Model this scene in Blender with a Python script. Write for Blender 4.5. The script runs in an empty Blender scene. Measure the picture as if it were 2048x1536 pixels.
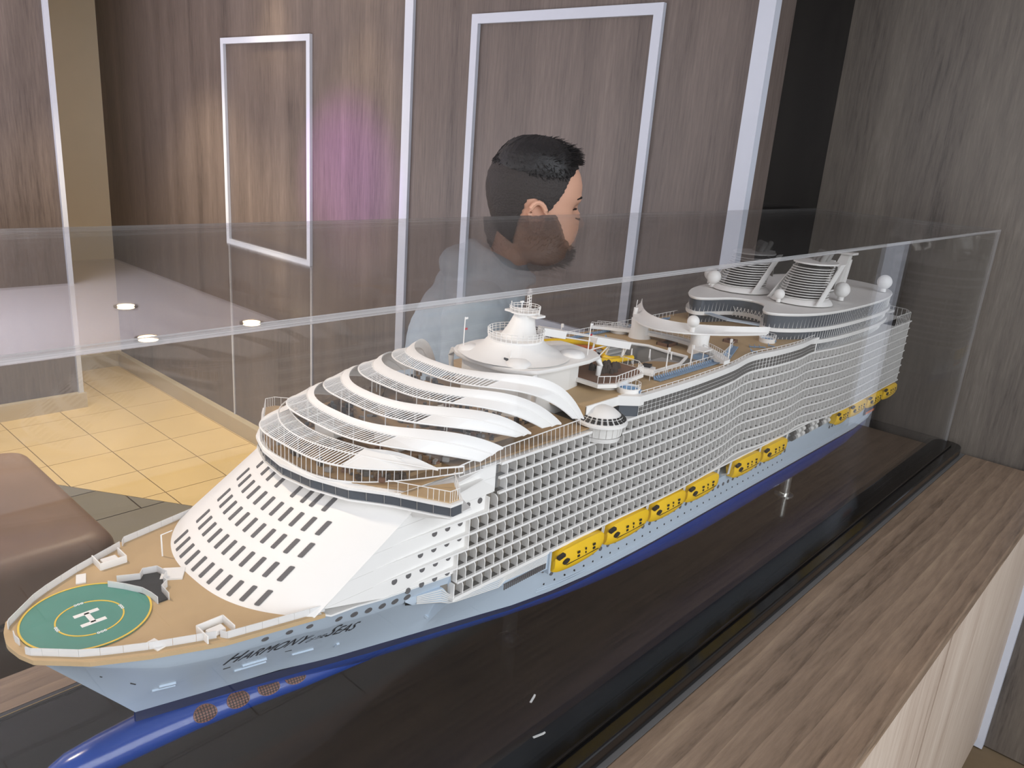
import bpy, bmesh, math, random
import numpy as np
from mathutils import Vector, Matrix
random.seed(7)
rng = np.random.RandomState(7)
SC = bpy.context.scene
COL = SC.collection
R = math.radians

# ------------------------------------------------------------------ camera, world, lights, exposure
CAMZ = 1.62            # camera height above the floor
TAB = 0.90             # top of the black display base
CASETOP = 1.49
cam_d = bpy.data.cameras.new('camera')
cam = bpy.data.objects.new('camera', cam_d)
COL.objects.link(cam)
RM = Matrix(((0.6793945, 0.16983263, -0.71384871),
             (-0.73000645, 0.25488674, -0.63413196),
             (0.07425427, 0.95193993, 0.29714757)))
cam.matrix_world = Matrix.Translation((0, 0, CAMZ)) @ RM.to_4x4()
cam_d.sensor_width = 36.0
cam_d.lens = 36.0 * 1571.6 / 2048.0
cam_d.clip_start = 0.01
SC.camera = cam

world = bpy.data.worlds.new('world')
SC.world = world
world.use_nodes = True
bg = world.node_tree.nodes['Background']
bg.inputs[0].default_value = (0.90, 0.93, 1.0, 1)
bg.inputs[1].default_value = 0.80

SC.view_settings.view_transform = 'Standard'
SC.view_settings.look = 'None'
SC.view_settings.gamma = 1.0
SC.view_settings.use_curve_mapping = False
SC.view_settings.exposure = 0.22
SC.cycles.transparent_max_bounces = 40
SC.cycles.max_bounces = 10
SC.cycles.sample_clamp_indirect = 6.0
SC.cycles.caustics_reflective = False
SC.cycles.caustics_refractive = False


def lamp(kind, name, loc, target, energy, color, size=0.1, spot=60, blend=0.8, parent=None):
    d = bpy.data.lights.new(name, kind)
    d.energy = energy
    d.color = color
    if kind == 'SPOT':
        d.spot_size = R(spot)
        d.spot_blend = blend
        d.shadow_soft_size = size
    elif kind == 'AREA':
        d.size = size
    else:
        d.shadow_soft_size = size
    o = bpy.data.objects.new(name, d)
    COL.objects.link(o)
    v = Vector(target) - Vector(loc)
    o.rotation_euler = v.to_track_quat('-Z', 'Y').to_euler()
    o.location = loc
    if parent:
        o.parent = parent
        o.matrix_parent_inverse = parent.matrix_world.inverted()
        o.location = Vector(loc)
    return o


# cool daylight of the open hall on the camera's side (one large area light)
al = lamp('AREA', 'hall_daylight_fill', (0.3, -2.4, 2.3), (1.2, 0.9, 0.9), 88, (0.88, 0.93, 1.0), size=2.4)
# added fill light beyond the bow, brightens the balcony dividers
al2 = lamp('AREA', 'hall_daylight_fill', (-2.5, 0.2, 1.9), (1.0, 0.7, 1.0), 34, (0.97, 0.97, 1.0), size=2.2)
# added unseen uplights that brighten the ceiling and the far room
ul = lamp('AREA', 'added_uplight', (0.1, 3.6, 1.2), (0.5, 3.5, 3.0), 38, (0.97, 0.93, 1.0), size=1.6)
ul2 = lamp('AREA', 'added_uplight', (-0.9, 2.2, 1.2), (-0.4, 2.2, 3.0), 20, (1.0, 0.95, 0.95), size=1.6)

# ------------------------------------------------------------------ materials
def new_mat(name):
    m = bpy.data.materials.new(name)
    m.use_nodes = True
    return m, m.node_tree, m.node_tree.nodes['Principled BSDF']


def srgb(r, g, b):
    def f(c):
        c /= 255.0
        return c / 12.92 if c <= 0.04045 else ((c + 0.055) / 1.055) ** 2.4
    return (f(r), f(g), f(b), 1)


def plain(name, col, rough=0.5, metal=0.0, var=0.04, scale=40.0, coat=0.0, bump=0.0, spec=0.5):
    m, t, b = new_mat(name)
    n = t.nodes.new('ShaderNodeTexNoise')
    n.inputs['Scale'].default_value = scale
    tc = t.nodes.new('ShaderNodeTexCoord')
    t.links.new(tc.outputs['Object'], n.inputs['Vector'])
    mx = t.nodes.new('ShaderNodeMixRGB')
    lo = tuple(max(0, c * (1 - var)) for c in col[:3]) + (1,)
    hi = tuple(min(1, c * (1 + var)) for c in col[:3]) + (1,)
    mx.inputs[1].default_value = lo
    mx.inputs[2].default_value = hi
    t.links.new(n.outputs['Fac'], mx.inputs[0])
    t.links.new(mx.outputs[0], b.inputs['Base Color'])
    b.inputs['Roughness'].default_value = rough
    b.inputs['Metallic'].default_value = metal
    b.inputs['Coat Weight'].default_value = coat
    b.inputs['Specular IOR Level'].default_value = spec
    if bump:
        bp = t.nodes.new('ShaderNodeBump')
        bp.inputs['Strength'].default_value = bump
        bp.inputs['Distance'].default_value = 0.002
        t.links.new(n.outputs['Fac'], bp.inputs['Height'])
        t.links.new(bp.outputs[0], b.inputs['Normal'])
    return m


def wood(name, cols, axis='z', stretch=14.0, scale=3.0, fine=60.0, rough=0.45, bump=0.15, rings=0.0, seed=0.0):
    """grain runs along 'axis'"""
    m, t, b = new_mat(name)
    tc = t.nodes.new('ShaderNodeTexCoord')
    mp = t.nodes.new('ShaderNodeMapping')
    s = {'x': (1 / stretch, 1, 1), 'y': (1, 1 / stretch, 1), 'z': (1, 1, 1 / stretch)}[axis]
    mp.inputs['Scale'].default_value = s
    mp.inputs['Location'].default_value = (seed, seed * 1.7, seed * 0.6)
    t.links.new(tc.outputs['Object'], mp.inputs['Vector'])
    n1 = t.nodes.new('ShaderNodeTexNoise')
    n1.inputs['Scale'].default_value = scale
    n1.inputs['Detail'].default_value = 6
    n1.inputs['Distortion'].default_value = 0.6
    t.links.new(mp.outputs[0], n1.inputs['Vector'])
    n2 = t.nodes.new('ShaderNodeTexNoise')
    n2.inputs['Scale'].default_value = fine
    n2.inputs['Detail'].default_value = 5
    n2.inputs['Roughness'].default_value = 0.7
    t.links.new(mp.outputs[0], n2.inputs['Vector'])
    add = t.nodes.new('ShaderNodeMath')
    add.operation = 'MULTIPLY_ADD'
    add.inputs[1].default_value = 0.5
    t.links.new(n1.outputs['Fac'], add.inputs[0])
    sc2 = t.nodes.new('ShaderNodeMath')
    sc2.operation = 'MULTIPLY'
    sc2.inputs[1].default_value = 0.5
    t.links.new(n2.outputs['Fac'], sc2.inputs[0])
    t.links.new(sc2.outputs[0], add.inputs[2])
    fac = add.outputs[0]
    if rings:
        w = t.nodes.new('ShaderNodeTexWave')
        w.wave_type = 'BANDS'
        w.bands_direction = 'Y'
        w.inputs['Scale'].default_value = rings
        w.wave_profile = 'SAW'
        w.inputs['Distortion'].default_value = 4.0
        w.inputs['Detail'].default_value = 3
        w.inputs['Detail Scale'].default_value = 0.8
        mp2 = t.nodes.new('ShaderNodeMapping')
        s2 = {'x': (0.16, 1, 1), 'y': (1, 0.16, 1), 'z': (1, 1, 0.16)}[axis]
        mp2.inputs['Scale'].default_value = s2
        t.links.new(tc.outputs['Object'], mp2.inputs['Vector'])
        t.links.new(mp2.outputs[0], w.inputs['Vector'])
        mm = t.nodes.new('ShaderNodeMath')
        mm.operation = 'MULTIPLY_ADD'
        mm.inputs[1].default_value = 0.14
        t.links.new(w.outputs['Fac'], mm.inputs[0])
        sub = t.nodes.new('ShaderNodeMath')
        sub.operation = 'SUBTRACT'
        t.links.new(fac, sub.inputs[0])
        sub.inputs[1].default_value = 0.07
        t.links.new(sub.outputs[0], mm.inputs[2])
        fac = mm.outputs[0]
    cr = t.nodes.new('ShaderNodeValToRGB')
    e = cr.color_ramp.elements
    pos = np.linspace(0.3, 0.7, len(cols))
    e[0].position = pos[0]
    e[0].color = cols[0]
    e[1].position = pos[-1]
    e[1].color = cols[-1]
    for p, c in list(zip(pos, cols))[1:-1]:
        k = e.new(p)
        k.color = c
    t.links.new(fac, cr.inputs[0])
    t.links.new(cr.outputs[0], b.inputs['Base Color'])
    b.inputs['Roughness'].default_value = rough
    bp = t.nodes.new('ShaderNodeBump')
    bp.inputs['Strength'].default_value = bump
    bp.inputs['Distance'].default_value = 0.002
    t.links.new(n2.outputs['Fac'], bp.inputs['Height'])
    t.links.new(bp.outputs[0], b.inputs['Normal'])
    return m


def clear(name, tint=(0.97, 0.97, 0.965, 1), haze=0.02, f0=0.04, refl=1.0):
    """thin clear acrylic: transparent + mirror reflection by Schlick's law, a little surface haze"""
    m = bpy.data.materials.new(name)
    m.use_nodes = True
    t = m.node_tree
    t.nodes.clear()
    out = t.nodes.new('ShaderNodeOutputMaterial')
    tr = t.nodes.new('ShaderNodeBsdfTransparent')
    tr.inputs[0].default_value = tint
    gl = t.nodes.new('ShaderNodeBsdfGlossy')
    gl.inputs['Roughness'].default_value = 0.012
    df = t.nodes.new('ShaderNodeBsdfDiffuse')
    df.inputs[0].default_value = (0.8, 0.8, 0.8, 1)
    lw = t.nodes.new('ShaderNodeLayerWeight')
    lw.inputs['Blend'].default_value = 0.5
    pw = t.nodes.new('ShaderNodeMath')
    pw.operation = 'POWER'
    pw.inputs[1].default_value = 5.0
    t.links.new(lw.outputs['Facing'], pw.inputs[0])
    ma = t.nodes.new('ShaderNodeMath')
    ma.operation = 'MULTIPLY_ADD'
    ma.inputs[1].default_value = (1 - f0) * refl
    ma.inputs[2].default_value = f0 * refl
    t.links.new(pw.outputs[0], ma.inputs[0])
    # haze with faint wipe marks
    ns = t.nodes.new('ShaderNodeTexNoise')
    ns.inputs['Scale'].default_value = 6.0
    ns.inputs['Detail'].default_value = 4
    mh = t.nodes.new('ShaderNodeMath')
    mh.operation = 'MULTIPLY'
    mh.inputs[1].default_value = haze * 2
    t.links.new(ns.outputs['Fac'], mh.inputs[0])
    m1 = t.nodes.new('ShaderNodeMixShader')
    t.links.new(mh.outputs[0], m1.inputs[0])
    t.links.new(tr.outputs[0], m1.inputs[1])
    t.links.new(df.outputs[0], m1.inputs[2])
    m2 = t.nodes.new('ShaderNodeMixShader')
    t.links.new(ma.outputs[0], m2.inputs[0])
    t.links.new(m1.outputs[0], m2.inputs[1])
    t.links.new(gl.outputs[0], m2.inputs[2])
    t.links.new(m2.outputs[0], out.inputs[0])
    return m


def emit(name, col, strength):
    m, t, b = new_mat(name)
    b.inputs['Base Color'].default_value = (0, 0, 0, 1)
    b.inputs['Emission Color'].default_value = col
    b.inputs['Emission Strength'].default_value = strength
    return m


M = {}
M['wallwood'] = wood('dark_wood_laminate', [srgb(62, 53, 49), srgb(92, 81, 75), srgb(106, 94, 87), srgb(122, 109, 101)], 'z', 16, 9, 120)
M['wallwood2'] = wood('grey_wood_laminate', [srgb(58, 52, 47), srgb(92, 84, 77), srgb(105, 97, 88), srgb(120, 111, 102)], 'z', 12, 9, 110, bump=0.3, seed=4.0)
M['topwood'] = wood('counter_wood', [srgb(82, 66, 52), srgb(122, 102, 84), srgb(140, 118, 98), srgb(158, 136, 112)], 'x', 10, 7, 110, rough=0.42, rings=9.0)
M['sidewood'] = wood('counter_side_wood', [srgb(138, 120, 104), srgb(172, 154, 138), srgb(186, 170, 154), srgb(200, 185, 170)], 'z', 12, 4, 60, rough=0.45, bump=0.05, seed=2.0)
M['trim'] = plain('white_trim', srgb(198, 202, 212), 0.35, 0.0, 0.02)
M['beige'] = plain('beige_paint', srgb(228, 214, 186), 0.6, 0, 0.04, 8)
M['skirting'] = plain('stone_skirting', srgb(182, 170, 146), 0.35, 0, 0.06, 10)
M['ceil'] = plain('white_ceiling', srgb(226, 224, 232), 0.7, 0, 0.02, 4)
M['grout'] = plain('grout', srgb(112, 94, 70), 0.8, 0, 0.1, 30)
M['tile'] = plain('beige_floor_tile', srgb(210, 186, 138), 0.3, 0, 0.08, 5)
M['slab'] = plain('grey_floor_slab', srgb(118, 114, 105), 0.45, 0, 0.10, 6)
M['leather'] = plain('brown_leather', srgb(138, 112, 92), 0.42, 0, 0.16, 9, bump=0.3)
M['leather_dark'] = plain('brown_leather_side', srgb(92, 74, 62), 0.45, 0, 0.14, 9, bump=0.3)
M['black'] = wood('black_gloss_base', [srgb(12, 11, 10), srgb(18, 16, 14), srgb(24, 20, 17), srgb(30, 24, 19)], 'x', 10, 4, 40, rough=0.10, bump=0.02)
M['black'].node_tree.nodes['Principled BSDF'].inputs['Specular IOR Level'].default_value = 0.22
M['blackedge'] = plain('black_gloss_edge', srgb(14, 13, 13), 0.14, 0, 0.1, 10)
M['gold'] = plain('brass_strip', srgb(190, 160, 100), 0.3, 0.8, 0.05)
M['pane'] = clear('clear_acrylic', haze=0.002)
M['plate'] = clear('clear_plate', haze=0.06)
M['pane_top'] = clear('clear_acrylic_top', haze=0.012)
M['pane_edge'] = clear('acrylic_polished_edge', tint=(0.72, 0.66, 0.63, 1), haze=0.26)
M['glass'] = clear('model_clear_glazing', tint=(0.95, 0.95, 0.955, 1), haze=0.012, refl=0.6)
M['mesh'] = clear('model_white_mesh', tint=(1, 1, 1, 1), haze=0.70, refl=0.3)
for _n in M['mesh'].node_tree.nodes:
    if _n.type == 'TEX_NOISE': _n.inputs['Scale'].default_value = 1500.0
M['white'] = plain('model_white', srgb(236, 234, 231), 0.5, 0, 0.015, 20)
M['white2'] = plain('model_offwhite', srgb(222, 220, 216), 0.55, 0, 0.03, 30)
M['grey'] = plain('model_grey', srgb(150, 148, 145), 0.6, 0, 0.06, 30)
M['shaded_facade'] = plain('model_facade_shade_brown', srgb(124, 117, 108), 0.6, 0, 0.06, 40)  # balcony back wall, its shade put into a darker base colour
M['dkgrey'] = plain('model_dark_grey', srgb(96, 94, 92), 0.6, 0, 0.08, 40)
M['hull'] = plain('model_pale_blue_hull', srgb(184, 198, 212), 0.38, 0, 0.015, 12)
M['navy'] = plain('model_navy_stripe', srgb(26, 34, 66), 0.35, 0, 0.05, 12)
M['blue'] = plain('model_blue_underwater', srgb(16, 58, 138), 0.22, 0, 0.10, 6, coat=0.2)
M['deck'] = plain('model_tan_deck', srgb(186, 158, 118), 0.65, 0, 0.05, 90)
M['deck2'] = plain('model_brown_deck', srgb(158, 130, 94), 0.65, 0, 0.08, 60)
M['green'] = plain('model_green_helipad', srgb(74, 136, 122), 0.5, 0, 0.07, 60)
M['yellowline'] = plain('model_yellow_line', srgb(226, 190, 70), 0.5)
M['yellow'] = plain('model_yellow', srgb(240, 194, 26), 0.35, 0, 0.04)
M['window'] = plain('model_window', srgb(92, 90, 92), 0.65, 0, 0.10, 60)
M['dglass'] = plain('model_dark_glass', srgb(78, 84, 92), 0.15, 0, 0.12, 30)
M['dark'] = plain('model_black', srgb(26, 26, 28), 0.5, 0, 0.1)
M['lounger'] = plain('model_blue_lounger', srgb(130, 156, 184), 0.6, 0, 0.12, 60)
M['orange'] = plain('model_orange', srgb(222, 120, 60), 0.5)
M['brown'] = plain('model_brown', srgb(116, 84, 66), 0.6, 0, 0.15, 60)
M['rock'] = plain('model_dark_rock', srgb(66, 56, 50), 0.8, 0, 0.3, 120)
M['copper'] = plain('worn_copper_grille', srgb(122, 80, 66), 0.5, 0, 0.25, 80)
M['poolblue'] = plain('model_blue_pool', srgb(90, 150, 200), 0.2)
M['red'] = plain('model_red', srgb(170, 40, 50), 0.5)
M['furn'] = plain('model_furniture', srgb(128, 104, 80), 0.7, 0, 0.3, 90)
M['ink'] = plain('black_lettering', srgb(18, 20, 30), 0.5)
M['steel'] = plain('polished_steel', srgb(210, 210, 205), 0.12, 0.9, 0.03)
M['skin'] = plain('skin', srgb(208, 160, 134), 0.5, 0, 0.05, 14)
M['lip'] = plain('lip', srgb(176, 108, 98), 0.5)
M['hair'] = plain('black_hair', srgb(20, 17, 16), 0.55, 0, 0.3, 160, bump=0.6)
M['hairshort'] = plain('cropped_black_hair', srgb(46, 40, 37), 0.7, 0, 0.35, 260, bump=0.8)
M['shirt'] = plain('grey_blue_jersey', srgb(160, 172, 182), 0.85, 0, 0.08, 70, bump=0.4)
M['trouser'] = plain('dark_trousers', srgb(54, 58, 70), 0.85, 0, 0.1, 60)
M['lampglow'] = emit('lamp_lens', (1.0, 0.82, 0.55, 1), 30.0)
M['lamptrim'] = plain('lamp_ring', srgb(120, 112, 108), 0.3, 0.6)
M['scrap'] = plain('white_scrap', srgb(235, 233, 228), 0.7)


# ------------------------------------------------------------------ mesh helpers
class MB:
    def __init__(s):
        s.v = []
        s.f = []

    def add(s, vs, fs):
        o = len(s.v)
        s.v += [tuple(map(float, p)) for p in vs]
        s.f += [tuple(i + o for i in q) for q in fs]
        return s

    def box(s, x0, x1, y0, y1, z0, z1):
        vs = [(x, y, z) for z in (z0, z1) for y in (y0, y1) for x in (x0, x1)]
        fs = [(0, 2, 3, 1), (4, 5, 7, 6), (0, 1, 5, 4), (2, 6, 7, 3), (0, 4, 6, 2), (1, 3, 7, 5)]
        return s.add(vs, fs)

    def obox(s, c, ax, ay, az):
        c, ax, ay, az = map(np.array, (c, ax, ay, az))
        vs = [c + i * ax + j * ay + k * az for k in (-1, 1) for j in (-1, 1) for i in (-1, 1)]
        fs = [(0, 2, 3, 1), (4, 5, 7, 6), (0, 1, 5, 4), (2, 6, 7, 3), (0, 4, 6, 2), (1, 3, 7, 5)]
        return s.add(vs, fs)

    def loft(s, rings, closed=True, cap=True):
        n = len(rings[0])
        vs = [p for r in rings for p in r]
        fs = []
        m = n if closed else n - 1
        for i in range(len(rings) - 1):
            for j in range(m):
                a, b = i * n + j, i * n + (j + 1) % n
                fs.append((a, b, b + n, a + n))
        if cap and closed:
            fs.append(tuple(range(n - 1, -1, -1)))
            fs.append(tuple((len(rings) - 1) * n + k for k in range(n)))
        return s.add(vs, fs)

    def tube(s, pts, r, n=6):
        pts = [Vector(p) for p in pts]
        rr = r if hasattr(r, '__len__') else [r] * len(pts)
        rings = []
        ref = Vector((0, 0, 1))
        for i, p in enumerate(pts):
            d = (pts[min(i + 1, len(pts) - 1)] - pts[max(i - 1, 0)])
            if d.length < 1e-9:
                d = Vector((0, 0, 1))
            d.normalize()
            u = d.cross(ref)
            if u.length < 0.05:
                u = d.cross(Vector((1, 0, 0)))
            u.normalize()
            w = u.cross(d)
            rings.append([p + (u * math.cos(2 * math.pi * k / n) + w * math.sin(2 * math.pi * k / n)) * rr[i] for k in range(n)])
        return s.loft(rings)

    def lathe(s, prof, c=(0, 0), n=24, lean=(0, 0)):
        rings = []
        z0 = prof[0][1]
        for r, z in prof:
            ox, oy = lean[0] * (z - z0), lean[1] * (z - z0)
            rings.append([(c[0] + ox + r * math.cos(2 * math.pi * k / n), c[1] + oy + r * math.sin(2 * math.pi * k / n), z) for k in range(n)])
        return s.loft(rings)

    def prism(s, poly, z0, z1):
        a = [(p[0], p[1], z0) for p in poly]
        b = [(p[0], p[1], z1) for p in poly]
        return s.loft([a, b])

    def sphere(s, c, r, n=16, m=10):
        prof = [(max(1e-4, r * math.sin(math.pi * i / m)), c[2] - r * math.cos(math.pi * i / m)) for i in range(m + 1)]
        return s.lathe(prof, (c[0], c[1]), n)

    def sheet(s, rowa, rowb, th, nrm=(0, 0, 1)):
        """thick strip between two polylines"""
        nz = np.array(nrm) * th
        rings = []
        for a, b in zip(rowa, rowb):
            a, b = np.array(a), np.array(b)
            rings.append([a, b, b - nz, a - nz])
        return s.loft(rings)

    def mesh(s, name, smooth=False, angle=40):
        me = bpy.data.meshes.new(name)
        me.from_pydata(s.v, [], s.f)
        bm = bmesh.new()
        bm.from_mesh(me)
        bmesh.ops.recalc_face_normals(bm, faces=bm.faces)
        bm.to_mesh(me)
        bm.free()
        if smooth:
            me.polygons.foreach_set('use_smooth', [True] * len(me.polygons))
            try:
                me.set_sharp_from_angle(angle=R(angle))
            except Exception:
                pass
        me.update()
        return me

    def build(s, name, mat, parent=None, smooth=False, **k):
        return link(name, s.mesh(name, smooth), mat, parent, **k)


def link(name, me, mat, parent=None, loc=None, label=None, cat=None, group=None, kind=None):
    o = bpy.data.objects.new(name, me)
    COL.objects.link(o)
    if mat is not None and len(me.materials) == 0:
        me.materials.append(mat)
    if parent is not None:
        o.parent = parent
    if loc is not None:
        o.location = loc
    tag(o, label, cat, group, kind)
    return o


def tag(o, label=None, cat=None, group=None, kind=None):
    if label: o['label'] = label
    if cat: o['category'] = cat
    if group: o['group'] = group
    if kind: o['kind'] = kind
    return o


def empty(name, loc, **k):
    o = bpy.data.objects.new(name, None)
    COL.objects.link(o)
    o.location = loc
    o.empty_display_size = 0.05
    return tag(o, **k)


def bevel(o, w=0.004, seg=2):
    b = o.modifiers.new('bevel', 'BEVEL')
    b.width = w
    b.segments = seg
    b.limit_method = 'ANGLE'
    return o


# ------------------------------------------------------------------ room shell
CEIL = 2.28
def struct(name, mb, mat, label, parent=None, smooth=False):
    return mb.build(name, mat, parent, smooth, label=label, kind='structure')

floor = struct('floor', MB().box(-2.5, 2.6, -2.5, 5.5, -0.05, -0.006), M['grout'], 'tiled floor of beige squares and grey slabs')

def clip(poly, n, d):
    """keep n.p >= d"""
    out = []
    for i in range(len(poly)):
        a, b = poly[i], poly[(i + 1) % len(poly)]
        da, db = n[0] * a[0] + n[1] * a[1] - d, n[0] * b[0] + n[1] * b[1] - d
        if da >= 0: out.append(a)
        if (da >= 0) != (db >= 0):
            t = da / (da - db)
            out.append((a[0] + t * (b[0] - a[0]), a[1] + t * (b[1] - a[1])))
    return out

DIV_P, DIV_Q = (1.07, 3.56), (1.41, 3.03)
dv = (DIV_Q[0] - DIV_P[0], DIV_Q[1] - DIV_P[1])
DN = (-dv[1], dv[0])
L_ = math.hypot(*DN)
DN = (DN[0] / L_, DN[1] / L_)          # points to the beige side (+x, +y)
DD = DN[0] * DIV_P[0] + DN[1] * DIV_P[1]
TS = 0.291
full_tile = None
for i in range(-3, 4):
    for j in range(-4, 5):
        x0, y0 = 1.374 + i * TS, 3.82 + j * TS
        q = [(x0 + .002, y0 + .002), (x0 + TS - .002, y0 + .002), (x0 + TS - .002, y0 + TS - .002), (x0 + .002, y0 + TS - .002)]
        for nn, d in ((DN, DD), ((-1, 0), -2.02), ((0, -1), -5.3)):
            q = clip(q, nn, d)
            if len(q) < 3: break
        if len(q) < 3: continue
        MB().prism(q, -0.006, 0.0).build('floor_tile', M['tile'], floor)
for j in range(-15, 13):
    for i in range(-3, 5):
        x0 = 0.95 + i * 0.56 + (0.28 if j % 2 else 0)
        y0 = 2.55 + j * 0.28 - 0.8
        if y0 > 3.7 or x0 > 2.4 or x0 < -1.2: continue
        if 0.25 < y0 + 0.14 < 1.0: continue
        q = [(x0 + .003, y0 + .003), (x0 + .557, y0 + .003), (x0 + .557, y0 + .277), (x0 + .003, y0 + .277)]
        for nn, d in (((-DN[0], -DN[1]), -DD + 0.003), ((-1, 0), -2.02)):
            q = clip(q, nn, d)
            if len(q) < 3: break
        if len(q) < 3: continue
        MB().prism(q, -0.006, 0.0).build('floor_slab', M['slab'], floor)

struct('wall_back', MB().box(2.0, 2.08, 0.985, 5.34, 0, CEIL), M['wallwood'], 'dark wood laminate wall with white frame mouldings behind the boy')
struct('wall_recess', MB().box(2.08, 2.53, 0.985, 1.06, 0, CEIL), M['blackedge'], 'black return of the recess beside the display case')
struct('wall_right', MB().box(2.45, 2.53, -1.2, 0.985, 0, CEIL), M['wallwood2'], 'grey-brown wood laminate wall at the far end of the case')
struct('wall_left', MB().box(-1.2, 1.507, 4.57, 4.65, 0, CEIL), M['wallwood'], 'wood laminate wall on the far left with white edge trim')
struct('wall_beige', MB().box(1.43, 2.0, 5.26, 5.34, 0, CEIL), M['beige'], 'plain beige wall set back in the far left corner')
struct('wall_return', MB().box(1.43, 1.507, 4.65, 5.26, 0, CEIL), M['beige'], 'beige side of the set-back corner')
struct('ceiling', MB().box(-2.5, 2.53, -0.6, 5.5, CEIL, CEIL + .06), M['ceil'], 'white ceiling with recessed downlights')
struct('baseboard_back', MB().box(1.962, 2.0, 1.06, 5.26, 0, 0.085), M['skirting'], 'pale stone baseboard along the wood wall')
struct('baseboard_left', MB().box(-1.2, 1.52, 4.53, 4.57, 0, 0.085), M['skirting'], 'pale stone baseboard along the far left wall')
struct('baseboard_beige', MB().box(1.507, 1.962, 5.22, 5.26, 0, 0.085), M['skirting'], 'pale stone baseboard under the beige wall')

def bar_frame(name, label, y0, y1, z0, z1, w=0.026, d=0.014):
    e = empty(name, (2.0, (y0 + y1) / 2, z0), label=label, kind='structure')
    cy = (y0 + y1) / 2
    for a in ((y0, y0 + w, z0, z1), (y1 - w, y1, z0, z1), (y0 + w, y1 - w, z0, z0 + w), (y0 + w, y1 - w, z1 - w, z1)):
        MB().box(-d, 0, a[0] - cy, a[1] - cy, a[2] - z0, a[3] - z0).build('moulding', M['trim'], e)
    return e
bar_frame('trim_1', 'smaller rectangular white frame moulding in the purple light', 3.025, 3.77, 1.005, 1.97)
bar_frame('trim_2', 'large rectangular white frame moulding behind the boy', 1.32, 2.07, 1.02, 2.005, 0.03)
struct('trim_3', MB().box(1.988, 2.0, 2.375, 2.42, 0.085, CEIL), M['trim'], 'vertical white strip between the two frame mouldings')
struct('trim_4', MB().box(1.97, 2.0, 0.985, 1.03, 0, CEIL), M['trim'], 'wide vertical white strip at the corner beside the black recess')
struct('trim_5', MB().box(2.425, 2.45, 0.185, 0.245, 0, CEIL), M['trim'], 'vertical white strip on the end wall by the counter')
struct('trim_6', MB().box(1.488, 1.512, 4.548, 4.572, 0.085, CEIL), M['trim'], 'vertical white edge strip of the far left wood wall')
# thin lines continuing below frame one
struct('trim_7', MB().box(1.994, 2.0, 3.024, 3.036, 0.085, 1.005), M['trim'], 'thin white line below the right side of the smaller frame')
struct('trim_8', MB().box(1.994, 2.0, 3.757, 3.769, 0.085, 1.005), M['trim'], 'thin white line below the left side of the smaller frame')

# downlights
def downlight(x, y, label, energy, color=(1.0, 0.84, 0.58), spot=95, target=None):
    e = empty('downlight', (x, y, CEIL), label=label, cat='downlight', group='recessed ceiling downlights')
    ring = MB()
    prof_o, prof_i = 0.055, 0.04
    rings = []
    for r, z in ((prof_o, 0), (prof_o, -0.006), (prof_i, -0.008), (prof_i, 0.0)):
        rings.append([(r * math.cos(2 * math.pi * k / 28), r * math.sin(2 * math.pi * k / 28), z) for k in range(28)])
    ring.loft(rings, cap=False)
    ring.build('ring', M['lamptrim'], e, True)
    MB().lathe([(0.04, -0.004), (0.03, -0.007), (0.001, -0.008)], n=24).build('lens', M['lampglow'], e, True)
    if energy:
        tg = target or (x, y, 0)
        lamp('SPOT', 'lamp', (x, y, CEIL - 0.03), tg, energy, color, 0.05, spot, 0.9)
    return e
downlight(1.52, 3.90, 'ceiling downlight nearest the beige wall', 90)
downlight(1.86, 3.32, 'ceiling downlight close to the wood wall by the smaller frame', 7)
downlight(1.36, 3.28, 'ceiling downlight over the middle of the beige tiles', 85)
downlight(1.80, 2.66, 'ceiling downlight washing the wood wall between the frames', 16, spot=80)
downlight(0.05, 1.30, 'ceiling downlight over the bow of the ship', 30, (1.0, 0.84, 0.66), 100, (0.35, 0.75, 1.1))

# purple stage lamp hung from the ceiling
sp = empty('stage_spotlight', (0.2, 2.9, CEIL), label='black stage spotlight throwing purple light on the wood wall', cat='spotlight')
MB().box(-.012, .012, -.004, .004, -.06, 0).build('bracket', M['dark'], sp)
MB().tube([(-.05, 0, -.075), (.06, -.003, -.115)], [.035, .042], 18).build('housing', M['dark'], sp, True)
MB().tube([(.0605, -.003, -.115), (.062, -.003, -.1155)], [.034, .034], 18).build('lens', emit('purple_lens', (.6, .2, 1, 1), 4.0), sp)
lamp('SPOT', 'purple_beam', (0.28, 2.9, CEIL - 0.125), (2.0, 2.78, 1.40), 190, (0.64, 0.20, 1.0), 0.03, 25, 1.0)

# ------------------------------------------------------------------ counter, base, acrylic case
cn = empty('display_counter', (1.2, 0.65, 0), label='wood laminate counter carrying the ship display case', cat='counter')
def cbox(name, x0, x1, y0, y1, z0, z1, mat, bv=0.0):
    o = MB().box(x0 - 1.2, x1 - 1.2, y0 - .65, y1 - .65, z0, z1).build(name, mat, cn)
    if bv: bevel(o, bv)
    return o
WT = TAB - 0.035
cbox('body', -0.45, 2.42, 0.215, 0.98, 0.0, WT - 0.03, M['sidewood'])
cbox('body', -0.45, 1.94, 0.98, 1.075, 0.0, WT - 0.03, M['sidewood'])
cbox('top_board', -0.5, 2.425, 0.20, 0.424, WT - 0.03, WT, M['topwood'], .002)
cbox('top_board', -0.5, 1.955, 0.986, 1.090, WT - 0.03, WT, M['topwood'], .002)
cbox('core_board', -0.5, 2.425, 0.424, 0.984, WT - 0.03, WT, M['dkgrey'])
for x0 in (-.44, .52, 1.48):
    cbox('side_panel', x0, x0 + .945, 0.203, 0.215, 0.03, WT - 0.032, M['sidewood'])

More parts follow.
